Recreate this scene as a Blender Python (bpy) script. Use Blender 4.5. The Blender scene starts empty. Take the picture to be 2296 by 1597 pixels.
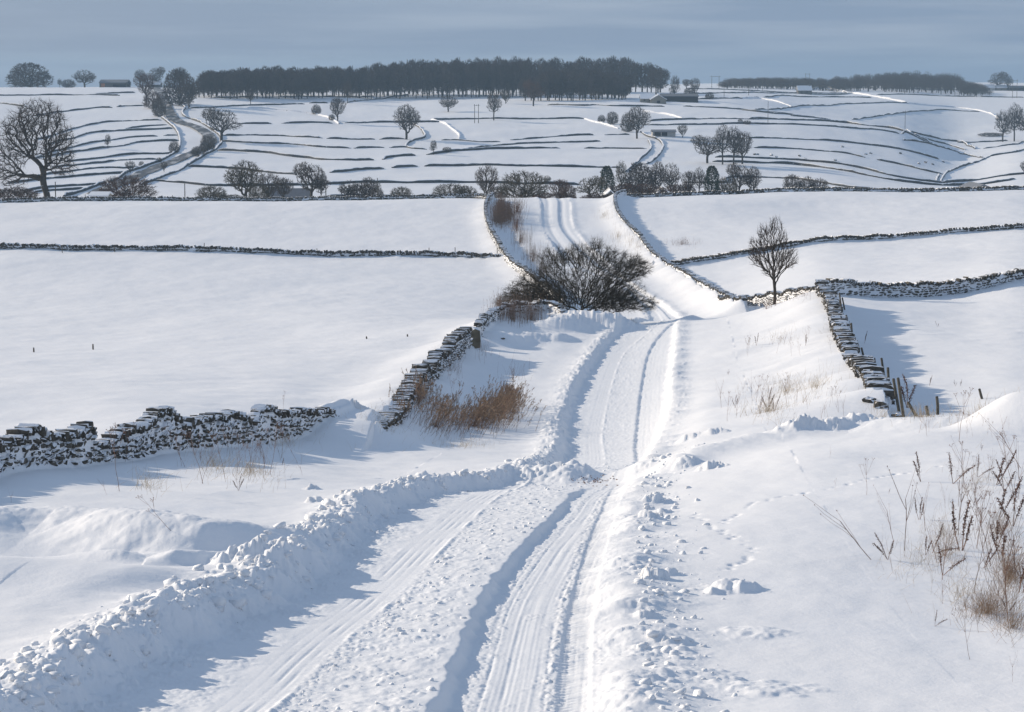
import bpy, math, random
import numpy as np

# ---------------------------------------------------------------- camera, world, sun, exposure
S = bpy.context.scene
COL = S.collection
F = 5102.0; UC = 1148.0; VC = 798.5; VH = 190.0        # camera model, in units of a 2296 x 1597 picture
PITCH = math.atan((VC - VH) / F)
cam_d = bpy.data.cameras.new("camera"); cam = bpy.data.objects.new("camera", cam_d); COL.objects.link(cam)
cam_d.sensor_width = 36.0; cam_d.lens = 36.0 * F / 2296.0
cam_d.clip_start = 0.5; cam_d.clip_end = 30000.0
cam.location = (0, 0, 0); cam.rotation_euler = (math.pi / 2 - PITCH, 0, 0)
S.camera = cam
SUN_EL = math.radians(19.0)
TRAVEL = np.array([0.83, -0.56]); TRAVEL /= np.linalg.norm(TRAVEL)     # ground direction of the light
sun_d = bpy.data.lights.new("sun", 'SUN'); sun = bpy.data.objects.new("sun", sun_d); COL.objects.link(sun)
sun_d.energy = 5.0; sun_d.angle = math.radians(0.55); sun_d.color = (1.0, 0.86, 0.69)
from mathutils import Vector, Matrix
tosun = Vector((-TRAVEL[0] * math.cos(SUN_EL), -TRAVEL[1] * math.cos(SUN_EL), math.sin(SUN_EL)))
sun.rotation_euler = tosun.to_track_quat('Z', 'Y').to_euler(); sun.location = (0, 0, 200)

W = bpy.data.worlds.new("World"); S.world = W; W.use_nodes = True
nt = W.node_tree; N = nt.nodes; L_ = nt.links
for n in list(N): N.remove(n)
wo = N.new('ShaderNodeOutputWorld'); bg = N.new('ShaderNodeBackground')
sky = N.new('ShaderNodeTexSky'); sky.sky_type = 'NISHITA'; sky.sun_disc = False
sky.sun_elevation = SUN_EL; sky.sun_rotation = math.atan2(tosun.x, tosun.y); sky.air_density = 1.0; sky.dust_density = 1.5; sky.altitude = 300
tc = N.new('ShaderNodeTexCoord'); mp = N.new('ShaderNodeMapping'); mp.inputs['Scale'].default_value = (4.0, 4.0, 62.0)
nz = N.new('ShaderNodeTexNoise'); nz.inputs['Scale'].default_value = 1.6; nz.inputs['Detail'].default_value = 6; nz.inputs['Roughness'].default_value = 0.55
cr = N.new('ShaderNodeValToRGB'); cr.color_ramp.elements[0].position = 0.42; cr.color_ramp.elements[1].position = 0.68
sc = N.new('ShaderNodeMix'); sc.data_type = 'RGBA'; sc.blend_type = 'MIX'
cl = N.new('ShaderNodeMix'); cl.data_type = 'RGBA'
# layer of thin grey-blue cloud over the clear sky
sc.inputs[0].default_value = 0.86; sc.inputs[7].default_value = (1.72, 2.55, 4.05, 1)
cl.inputs[7].default_value = (3.3, 3.9, 4.8, 1)
mr = N.new('ShaderNodeMath'); mr.operation = 'MULTIPLY'; mr.inputs[1].default_value = 0.8
L_.new(tc.outputs['Generated'], mp.inputs[0]); L_.new(mp.outputs[0], nz.inputs['Vector']); L_.new(nz.outputs['Fac'], cr.inputs[0])
L_.new(sky.outputs[0], sc.inputs[6]); L_.new(sc.outputs[2], cl.inputs[6]); L_.new(cr.outputs[0], mr.inputs[0]); L_.new(mr.outputs[0], cl.inputs[0])
L_.new(cl.outputs[2], bg.inputs[0]); bg.inputs[1].default_value = 0.118
L_.new(bg.outputs[0], wo.inputs[0])
S.view_settings.view_transform = 'Standard'; S.view_settings.look = 'None'
S.view_settings.gamma = 1.0; S.view_settings.exposure = 0.02; S.view_settings.use_curve_mapping = False

# ---------------------------------------------------------------- noise and small maths
def _hash(ix, iy, seed):
    n = (ix.astype(np.uint32) * np.uint32(374761393)) ^ (iy.astype(np.uint32) * np.uint32(668265263)) ^ np.uint32((seed * 974711 + 12345) & 0xffffffff)
    n = (n ^ (n >> np.uint32(13))) * np.uint32(1274126177)
    n = (n ^ (n >> np.uint32(16))) * np.uint32(2246822519)
    return n ^ (n >> np.uint32(15))
def rnd(ix, iy, seed): return (_hash(ix, iy, seed) & np.uint32(0xffffff)).astype(np.float64) / 16777216.0
def perlin(x, y, seed=0):
    fx = np.floor(x); fy = np.floor(y); ix = fx.astype(np.int64); iy = fy.astype(np.int64); x = x - fx; y = y - fy
    sx = x * x * x * (x * (x * 6 - 15) + 10); sy = y * y * y * (y * (y * 6 - 15) + 10)
    def g(i, j):
        a = rnd(ix + i, iy + j, seed) * 2 * math.pi
        return np.cos(a) * (x - i) + np.sin(a) * (y - j)
    a = g(0, 0); b = g(1, 0); c = g(0, 1); d = g(1, 1)
    return ((a + (b - a) * sx) * (1 - sy) + (c + (d - c) * sx) * sy) * 1.5
def fbm(x, y, seed=0, octs=4, gain=0.5):
    s = 0; a = 1.0; x = np.asarray(x, float); y = np.asarray(y, float)
    for o in range(octs):
        s = s + a * perlin(x, y, seed + o * 17); a *= gain; x = x * 2.03; y = y * 2.03
    return s
def lumps(x, y, seed, dens=0.6, rmin=0.25, rmax=0.65):
    """rounded chunks: one half-sunk ball per cell, cell size 1"""
    ix = np.floor(x).astype(np.int64); iy = np.floor(y).astype(np.int64); out = np.zeros_like(x)
    for i in (-1, 0, 1):
        for j in (-1, 0, 1):
            cx = ix + i; cy = iy + j
            r = rmin + (rmax - rmin) * rnd(cx, cy, seed + 3) ** 2
            on = rnd(cx, cy, seed + 4) < dens
            d2 = (x - cx - rnd(cx, cy, seed + 1)) ** 2 + (y - cy - rnd(cx, cy, seed + 2)) ** 2
            h = np.sqrt(np.maximum(0, r * r - d2)) * on
            out = np.maximum(out, h)
    return out
def sstep(x, a=0.0, b=1.0):
    t = np.clip((x - a) / (b - a), 0, 1); return t * t * (3 - 2 * t)
def pchip(xs, ys, x):
    xs = np.asarray(xs, float); ys = np.asarray(ys, float)
    h = np.diff(xs); d = np.diff(ys) / h; m = np.zeros_like(ys)
    for k in range(1, len(xs) - 1):
        if d[k - 1] * d[k] > 0:
            w1 = 2 * h[k] + h[k - 1]; w2 = h[k] + 2 * h[k - 1]; m[k] = (w1 + w2) / (w1 / d[k - 1] + w2 / d[k])
    m[0] = d[0]; m[-1] = d[-1]
    x = np.clip(x, xs[0], xs[-1]); i = np.clip(np.searchsorted(xs, x) - 1, 0, len(xs) - 2)
    t = (x - xs[i]) / h[i]; t2 = t * t; t3 = t2 * t
    return (2 * t3 - 3 * t2 + 1) * ys[i] + (t3 - 2 * t2 + t) * h[i] * m[i] + (-2 * t3 + 3 * t2) * ys[i + 1] + (t3 - t2) * h[i] * m[i + 1]

# ---------------------------------------------------------------- the lie of the land
YK = [20, 26, 34, 42, 50, 57, 65, 75, 90, 110, 130, 150, 165, 185, 205, 235, 270, 333, 370, 400, 440, 520, 620, 700, 800, 900, 1020, 1150, 1300, 1600, 2200, 4500]
LEFTF = [442, 403, 350, 300, 245, 207, 197, 197, 200, 196]
MIDF = [447, 405, 350, 300, 250, 222, 206, 197, 194, 190]
TAB = {
 0:    [1560,1335,1185,1100,1050,1030,990,945,880,835,800,775,750,715,685,635,575,505,462,449,478,492]+LEFTF,
 300:  [1570,1350,1195,1110,1060,1020,978,938,880,835,800,772,748,712,684,634,577,504,460,448,478,492]+LEFTF,
 600:  [1580,1370,1205,1120,1065,1037,1002,965,890,837,797,766,741,706,679,632,580,502,458,447,476,490]+[444,404,350,300,247,213,201,197,197,193],
 900:  [1590,1385,1210,1125,1080,1052,1022,990,922,848,786,747,726,700,675,632,583,501,455,446,476,490]+MIDF,
 1200: [1597,1390,1212,1130,1075,1043,1032,1008,947,862,790,728,714,712,690,640,586,500,452,443,474,490]+MIDF,
 1400: [1597,1390,1212,1130,1078,1046,1036,1008,950,864,793,734,716,717,698,645,590,500,450,440,472,490]+MIDF,
 1600: [1597,1392,1198,1100,1032,998,972,945,895,830,765,714,714,704,680,635,580,495,448,435,470,490]+[447,406,352,302,255,226,208,197,190,187],
 1850: [1592,1387,1187,1070,985,960,950,925,878,800,725,668,675,650,622,582,545,490,455,431,468,490]+[450,410,362,316,273,262,235,202,187,185],
 2000: [1595,1390,1188,1062,972,952,947,922,871,797,732,678,664,636,610,572,538,485,451,429,466,488]+[452,422,384,336,290,288,252,206,187,185],
 2150: [1597,1395,1190,1054,963,948,944,918,864,793,734,682,652,620,596,560,528,479,447,428,464,486]+[456,430,404,372,345,322,282,212,188,185],
 2296: [1597,1395,1190,1050,955,928,925,905,855,785,725,670,632,605,580,548,518,472,440,424,460,484]+[446,424,388,354,332,318,280,212,189,186],
}
us = sorted(TAB)
YKa = np.array(YK, float)
def z_of(Y, v): return -Y * np.tan(PITCH + np.arctan((np.asarray(v, float) - VC) / F))
zt = np.array([z_of(YKa, TAB[u]) for u in us])
us = [-1500, -500] + us + [2800, 3800]
zt = np.vstack([zt[0] + 4 * np.clip((YKa - 60) / 400, 0, 1), zt[0], zt, zt[-1], zt[-1] + 5 * np.clip((YKa - 60) / 400, 0, 1)])
s_of = lambda Y: np.log(Y + 12.0)
SK = np.concatenate([[s_of(-8.0), s_of(0.0), s_of(10.0)], s_of(YKa)])
zt = np.hstack([np.full((len(us), 1), -0.4), np.full((len(us), 1), -1.75), np.full((len(us), 1), -3.5), zt])
AK = (np.array(us, float) - UC) / F / 0.993
NS, NA = 420, 200
SG = np.linspace(SK[0], SK[-1], NS); AG = np.linspace(AK[0], AK[-1], NA)
t1 = np.array([pchip(SK, r, SG) for r in zt])                    # columns x NS
G = np.array([pchip(AK, t1[:, j], AG) for j in range(NS)]).T       # NA x NS
def base(X, Y):
    X = np.asarray(X, float); Y = np.asarray(Y, float)
    a = (np.clip(X / np.maximum(Y, 15.0), AK[0] * 0.999, AK[-1] * 0.999) - AG[0]) / (AG[1] - AG[0])
    s = (np.clip(s_of(np.maximum(Y, -7.9)), SG[0], SG[-1] - 1e-6) - SG[0]) / (SG[1] - SG[0])
    ia = np.floor(a).astype(int); is_ = np.floor(s).astype(int); ta = a - ia; ts = s - is_
    def w(t): return ((1 - t) ** 3 / 6, (3 * t ** 3 - 6 * t * t + 4) / 6, (-3 * t ** 3 + 3 * t * t + 3 * t + 1) / 6, t ** 3 / 6)
    wa = w(ta); ws = w(ts); out = 0
    for i in range(4):
        A = np.clip(ia + i - 1, 0, NA - 1); r = 0
        for j in range(4): r = r + ws[j] * G[A, np.clip(is_ + j - 1, 0, NS - 1)]
        out = out + wa[i] * r
    return out
def X_of(u, Y): return (u - UC) / F / 0.993 * Y
def line(pts):                       # (u, Y) pairs -> smooth x(Y)
    ys = [p[1] for p in pts]; xs = [X_of(p[0], p[1]) for p in pts]
    return lambda Y: pchip(ys, xs, Y)
RL = line([(-420, 14), (0, 19), (250, 23), (430, 25.5), (640, 30), (790, 38.5), (900, 45), (1000, 49), (1110, 51.5), (1188, 54.5), (1212, 62), (1240, 75), (1258, 97), (1330, 131), (1378, 148), (1412, 160), (1452, 185), (1442, 205), (1392, 235), (1268, 270), (1239, 293), (1213, 333), (1210, 372), (1195, 420)])
RR = line([(1470, 14), (1432, 20), (1415, 26), (1412, 34), (1425, 42), (1440, 50), (1462, 62), (1485, 75), (1505, 90), (1510, 110), (1517, 130), (1522, 150), (1532, 165), (1530, 185), (1500, 205), (1428, 235), (1365, 270), (1322, 293), (1285, 333), (1280, 372), (1270, 420)])
RM = line([(860, 17), (950, 20), (1070, 28), (1130, 31.5), (1230, 39), (1275, 45), (1330, 50), (1412, 60), (1420, 80), (1437, 113), (1455, 133), (1490, 147), (1520, 158), (1500, 185), (1480, 205), (1415, 235), (1330, 270), (1290, 293), (1252, 333), (1250, 372)])
RT = line([(300, 17), (530, 20), (700, 24), (880, 29.5), (1000, 36.5), (1100, 46), (1190, 53), (1325, 60), (1340, 88), (1365, 113), (1395, 133), (1450, 147), (1475, 160), (1480, 185), (1465, 205), (1400, 235), (1295, 270), (1262, 293), (1230, 333), (1228, 372)])
RW = line([(1285, 16), (1285, 20), (1290, 22.5), (1300, 26), (1340, 34), (1380, 45), (1400, 52)])

def ray(u, v):
    du = (u - UC) / F; dv = (v - VC) / F
    return du / (math.cos(PITCH) - dv * math.sin(PITCH)), -(math.sin(PITCH) + dv * math.cos(PITCH)) / (math.cos(PITCH) - dv * math.sin(PITCH))
YS = np.geomspace(14, 4400, 3200)
def hit(u, v, ymin=14, H=base):
    """point of the land seen at (u, v), searching from depth ymin on"""
    a, b = ray(u, v); ys = YS[YS >= ymin]; d = H(a * ys, ys) - b * ys
    k = np.argmax(d >= 0) if (d >= 0).any() else len(ys) - 1
    if k == 0: y = ys[0]
    else: y = ys[k - 1] + (ys[k] - ys[k - 1]) * (-d[k - 1]) / max(d[k] - d[k - 1], 1e-9) if d[k] >= 0 else ys[k]
    if v < 203 and y > 1300: y = 1320.0 if u < 1400 else (1450.0 if u < 1800 else min(y, 1720.0)); return X_of(u, y), y
    return a * y, y
def polydist(X, Y, pts):
    """distance to, signed side of (+ = right of travel), and arc length along an open world polyline"""
    best = np.full(X.shape, 1e9); side = np.zeros(X.shape); arc = np.zeros(X.shape); acc = 0.0
    for (x0, y0), (x1, y1) in zip(pts[:-1], pts[1:]):
        dx, dy = x1 - x0, y1 - y0; l = math.hypot(dx, dy) + 1e-9
        t = np.clip(((X - x0) * dx + (Y - y0) * dy) / l / l, 0, 1)
        ex = X - x0 - t * dx; ey = Y - y0 - t * dy; d = np.hypot(ex, ey)
        m = d < best
        best = np.where(m, d, best); side = np.where(m, np.sign(ex * dy - ey * dx), side); arc = np.where(m, acc + t * l, arc); acc += l
    return best, side, arc
def smooth_line(pts, step):
    p = np.array(pts, float)
    if len(p) < 3:
        q = p
    else:
        d = np.concatenate([[0], np.cumsum(np.hypot(*np.diff(p, axis=0).T))])
        n = max(len(p) * 3, int(d[-1] / step) + 1); s = np.linspace(0, d[-1], n)
        out = []
        for i in range(2):
            xs = p[:, i]; m = np.gradient(xs, d); k = np.clip(np.searchsorted(d, s) - 1, 0, len(d) - 2); h = d[k + 1] - d[k]; t = (s - d[k]) / h
            out.append((2*t**3-3*t**2+1)*xs[k] + (t**3-2*t**2+t)*h*m[k] + (-2*t**3+3*t**2)*xs[k+1] + (t**3-t**2)*h*m[k+1])
        q = np.array(out).T
    d = np.concatenate([[0], np.cumsum(np.hypot(*np.diff(q, axis=0).T))])
    n = max(2, int(round(d[-1] / step)) + 1); s = np.linspace(0, d[-1], n)
    return np.stack([np.interp(s, d, q[:, 0]), np.interp(s, d, q[:, 1])], 1)

def img_line(pts, ymin=14): return [hit(p[0], p[1], p[2] if len(p) > 2 else ymin) for p in pts]
def uy(pts): return [(X_of(u, y), y) for u, y in pts]
# ---- lines of the walls near enough to gather drifts (u, depth)
WALL_A = uy([(-420, 34), (-150, 40), (0, 45), (180, 50), (380, 57), (560, 64), (700, 70), (785, 74)])
WALL_B = uy([(838, 71), (900, 84), (935, 95), (975, 108), (1010, 118), (1045, 127)])
WALL_B2 = uy([(1072, 133), (1110, 146), (1160, 152), (1215, 154), (1262, 152)])
WALL_C = uy([(1265, 205), (1205, 226), (1170, 245), (1140, 262), (1118, 285), (1098, 315), (1090, 335), (1092, 355), (1106, 372)])
WALL_D = uy([(1982, 71), (1955, 79), (1925, 92), (1895, 104), (1878, 118), (1862, 132), (1838, 144)])
WALL_E = uy([(1668, 178), (1600, 205), (1540, 235), (1495, 255), (1462, 272), (1425, 305), (1388, 335), (1378, 355), (1380, 375), (1400, 396)])
WALL_F = uy([(1612, 192), (1700, 180), (1835, 168)])
WALL_F2 = uy([(1850, 155), (1950, 157), (2060, 158.5), (2180, 161), (2300, 165), (2600, 172)])
WALL_G = uy([(1484, 260), (1600, 265), (1750, 268), (1900, 270), (2100, 271), (2300, 270), (2600, 270)])
WALL_H = uy([(1128, 268), (1000, 272), (800, 274), (600, 275), (400, 277), (200, 279), (0, 281), (-400, 284)])
def near_detail(X, Y):
    """snow drifts, ploughed road, banks and crumbs, for Y < 430"""
    h = np.zeros_like(X)
    sm = 1 - sstep(Y, 60, 400) * 0.6
    # wind-smoothed fields
    h += 0.10 * fbm(X / 9.0 + 3, Y / 16.0, 5, 3) * sstep(Y, 12, 40) + 0.022 * fbm(X / 1.6, Y / 2.6, 9, 3)
    h += 0.35 * fbm(X / 40.0, Y / 55.0, 21, 2) * sstep(Y, 90, 200)
    L = RL(Y); R = RR(Y); M = RM(Y); T = RT(Y); Wt = RW(Y)
    dL = X - L; dR = R - X; wd = R - L
    wob = 0.16 * fbm(Y / 1.1, X * 0 + 7.3, 31, 3) + 0.03 * fbm(X * 3, Y * 3, 4, 2)
    dLw = dL + wob; dRw = dR + 0.12 * fbm(Y / 0.9, X * 0 + 1.3, 37, 3) + 0.03 * fbm(X * 3, Y * 3, 14, 2)
    inside = sstep(dLw, 0.0, 0.55) * sstep(dRw / np.where(Y < 58, 0.8, 0.4), 0.0, 1.0)
    tt = np.clip(dL / np.maximum(wd, 1), 0, 1)
    far = sstep(Y, 160, 230)
    floor = -(0.165 - 0.115 * tt) * np.where(Y < 48, 1.0, 1.35) * (1 - 0.35 * far)
    # thrown-up left bank
    hb = (0.175 + 0.14 * fbm(Y / 2.6, X * 0 + 2.2, 41, 3)) * (1 - 0.5 * far)
    nearb = 1 - sstep(Y, 48, 66) * 0.45
    bankL = hb * nearb * np.where(dLw < 0, np.exp(-(dLw / 0.75) ** 2), 1 - sstep(dLw, -0.02, 0.5))
    cl1 = lumps(X / 0.34, Y / 0.34, 51, 0.7) * 0.34; cl2 = lumps(X / 0.15, Y / 0.15, 57, 0.8) * 0.15; cl3 = lumps(X / 0.07, Y / 0.07, 61, 0.8) * 0.07
    crestL = np.exp(-((dLw + 0.10) / 0.45) ** 2)
    bankL += crestL * (0.5 * cl1 * sstep(fbm(X / 1.0, Y / 1.4, 53, 2), -0.3, 0.3) + (0.25 + 0.75 * sstep(fbm(X / 0.9 + 4, Y / 1.2, 55, 2), -0.25, 0.35)) * (0.8 * cl2 + 0.5 * cl3) + 0.05 * fbm(X / .5, Y / .6, 59, 3)) + np.exp(-((dLw - 0.1) / 0.5) ** 2) * 0.55 * cl3
    # foot rubble
    bankL += np.exp(-((dLw - 0.6) / 0.3) ** 2) * 0.35 * (cl2 * 0.8 + cl3) * (1 - far)
    # low right bank with blocks thrown outwards
    pr = sstep(fbm(Y / 2.2, X * 0 + 5.1, 71, 2), -0.35, 0.5)
    bankR = np.where(Y < 58, 0.035 + 0.11 * pr, 0.10 + 0.14 * pr) * np.where(dRw < 0, np.exp(-(dRw / 0.55) ** 2), 1 - sstep(dRw, 0, 0.5)) * (1 - 0.4 * far)
    crestR = np.exp(-((dRw + 0.25) / 0.55) ** 2)
    patch = 0.35 + 0.65 * sstep(fbm(X / 1.1, Y / 1.8, 77, 2), -0.1, 0.4)
    bankR += 0.75 * crestR * patch * (0.25 * cl1 * sstep(fbm(X / 2, Y / 3, 79, 2), 0.0, 0.35) + 0.6 * cl2 * sstep(fbm(X / .7, Y / 1.0, 83, 2), -.2, .4) + 0.35 * cl3 + 0.03 * fbm(X / .4, Y / .5, 85, 3))
    # road surface
    surf = np.zeros_like(X)
    fm = 1 - sstep(Y, 45.5, 50) + sstep(Y, 56, 60)
    dM = X - M + 0.05 * fbm(Y / 0.8, X * 0 + 9, 81, 3)
    stepM = np.where(dM < 0, np.exp(-(dM / 1.0) ** 2) * 0.10, 0.10 * (1 - sstep(dM, 0, 0.16))) - 0.055 * sstep(dM, 0, 0.16) + 0.0
    surf += stepM * fm * (1 + 0.5 * far) * (0.35 + 0.65 * sstep(45 - Y, -25, 18) + 0.35 * sstep(Y, 56, 60)) * (0.75 + 0.35 * fbm(Y / 2.5, X * 0 + 4, 129, 2))
    rough = sstep(-dM, -0.05, 0.2) * sstep(X - T, 0.25, 0.5)               # crust between the wheel lanes
    surf += rough * (0.5 * cl3 * sstep(fbm(X / 0.4, Y / 0.5, 95, 2), -0.1, 0.4) + 0.012 * fbm(X / 0.22, Y / 0.3, 91, 3) + 0.22 * cl2 * sstep(fbm(X / 0.8, Y / 1.0, 93, 2), 0.35, 0.6))
    dT = X - T
    g = sum(np.exp(-((dT - o) / w) ** 2) * a for o, w, a in ((-0.30, 0.02, -0.012), (-0.17, 0.018, -0.010), (-0.05, 0.02, -0.013), (0.07, 0.022, -0.011), (0.22, 0.04, 0.030), (-0.42, 0.03, 0.006)))
    surf += g * (0.15 + 0.7 * sstep(fbm(X / 0.6, Y / 1.6, 127, 2), -0.2, 0.5)) * (1 + 2.5 * sstep(Y, 100, 200)) - 0.10 * far * (np.exp(-((dT - .1) / .35) ** 2) + np.exp(-((dM - .7) / .35) ** 2)) + 0.5 * cl3 * np.exp(-((dT - 0.3) / 0.12) ** 2)
    # smooth tyre lane with fine lengthwise lines
    lane = sstep(dM, 0.2, 0.4) * sstep(Wt - X, 0.1, 0.3)
    wv = (dM - 0.35) * 1.0
    dM0 = X - M
    surf += sstep(dM, 0.15, 0.35) * (0.005 * perlin(dM0 * 14, Y * 0.10, 101) + 0.004 * perlin(dM0 * 30, Y * 0.2, 103) + 0.25 * cl3 * sstep(fbm(X / 0.5, Y / 0.9, 119, 2), 0.3, 0.6))
    for o in (0.42, 0.62, 1.02, 1.22): surf -= 0.007 * (0.4 + sstep(perlin(X, Y * .7, 105), -.3, .3)) * np.exp(-((dM0 - o) / 0.022) ** 2)
    surf += sstep(dM, 0.12, 0.25) * (1 - sstep(dM, 0.35, 0.55)) * 0.35 * cl3
    # lugged tractor track
    nearw = 1 - sstep(Y, 44, 52)
    dW = X - Wt
    lug = (1 - sstep(np.abs(dW), 0.13, 0.19)) * nearw
    surf += lug * (-0.03 + 0.022 * np.sin((Y * 1.0 + 0.25 * np.abs(dW)) * 2 * math.pi / 0.16 + 1.2 * fbm(X * 2, Y * 1.2, 107, 2))) + 0.7 * cl3 * np.exp(-((np.abs(dW) - 0.24) / 0.09) ** 2) * nearw
    surf += sstep(dW, 0.22, 0.4) * nearw * (0.55 * cl3 + 0.4 * cl2 * patch + 0.02 * fbm(X / .2, Y / .2, 109, 2))
    shade_lane = 1 - sstep(X - T, -0.6, -0.3)
    surf += shade_lane * (0.012 * fbm(X / 0.35, Y / 0.5, 113, 3) + 0.22 * cl3 * sstep(fbm(X / 1.3, Y / 1.3, 117, 2), 0.1, 0.4))
    # ridge of snow pushed across the left half of the road
    rx = (X_of(1190, 52.5), X_of(1345, 52.5)); inr = sstep(X, rx[0] - 0.8, rx[0]) * (1 - sstep(X, rx[1] - 0.6, rx[1] + 0.2))
    rid = inr * (0.34 * np.exp(-((Y - 52.3 + 0.35 * fbm(X * 1.2, X * 0, 121, 2)) / 0.9) ** 2) + np.exp(-((Y - 52) / 1.0) ** 2) * (0.5 * cl2 + 0.4 * cl1))
    off = (1 - sstep(X - L, -0.9, 0.0))
    h = h * (1 - 0.8 * inside) + inside * (floor + surf) + (bankL + bankR) + rid * sstep(dL, -0.3, 0.3)
    return h

def bump(X, Y, cx, cy, rx, ry, h, p=2.0):
    d = ((X - cx) / rx) ** 2 + ((Y - cy) / ry) ** 2
    return h * np.exp(-d ** (p / 2))
def ridge(X, Y, pts, h, wa, wb, rough=0.0, seed=0, taper=1.0, nl=1.3):
    """a bank along pts: wa / wb = half widths left / right of travel"""
    xs = [p[0] for p in pts]; ys = [p[1] for p in pts]; m = 3 * max(wa, wb)
    sel = (X > min(xs) - m) & (X < max(xs) + m) & (Y > min(ys) - m) & (Y < max(ys) + m)
    out = np.zeros_like(X)
    if not sel.any(): return out
    x = X[sel]; y = Y[sel]; d, s, a = polydist(x, y, pts)
    tot = sum(math.hypot(q[0] - p[0], q[1] - p[1]) for p, q in zip(pts[:-1], pts[1:]))
    w = np.where(s < 0, wa, wb); hh = h * (1 + 0.26 * fbm(a / nl, a * 0 + seed, 200 + seed, 3)) * sstep(a, 0, taper) * (1 - sstep(a, tot - taper, tot))
    d = d + rough * 0.3 * fbm(x / 0.5, y / 0.5, seed + 5, 3)
    r = hh * np.exp(-(d / w) ** 2)
    if rough > 0: r = r + rough * np.exp(-(d / (0.7 * w)) ** 2) * (0.6 * lumps(x / .3, y / .3, seed + 301, 0.6) * .3 + 0.8 * lumps(x / .14, y / .14, seed + 302, 0.8) * .14) * hh / h
    out[sel] = r
    return out
BUMPS = []       # (x, y, rx, ry, h, p)
def add_bump(u, v, r, h, ry=None, p=3.6):
    x, y = hit(u, v); BUMPS.append((x, y, r * 1.15, (ry or r) * 1.15, h * 0.72, p))
for b in ((512, 1285, .20, .13), (548, 1287, .20, .16), (600, 1285, .30, .14), (455, 1345, .22, .10), (700, 1100, .12, .14), (705, 1135, .14, .14),
          (1470, 1135, .2, .2), (1483, 1150, .12, .12), (1455, 1172, .15, .14), (1592, 1052, .2, .24), (1535, 1056, .22, .15), (1470, 1302, .13, .2),
          (1640, 1322, .3, .16), (1550, 1520, .35, .07), (1700, 1545, .4, .07), (1690, 1420, .3, .05),
          (1500, 1440, .2, .08), (1600, 970, .3, .2), (1545, 985, .3, .22), (1560, 1000, .2, .16), (1500, 1290, .1, .1), (1450, 1390, .12, .12)):
    add_bump(*b)
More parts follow.
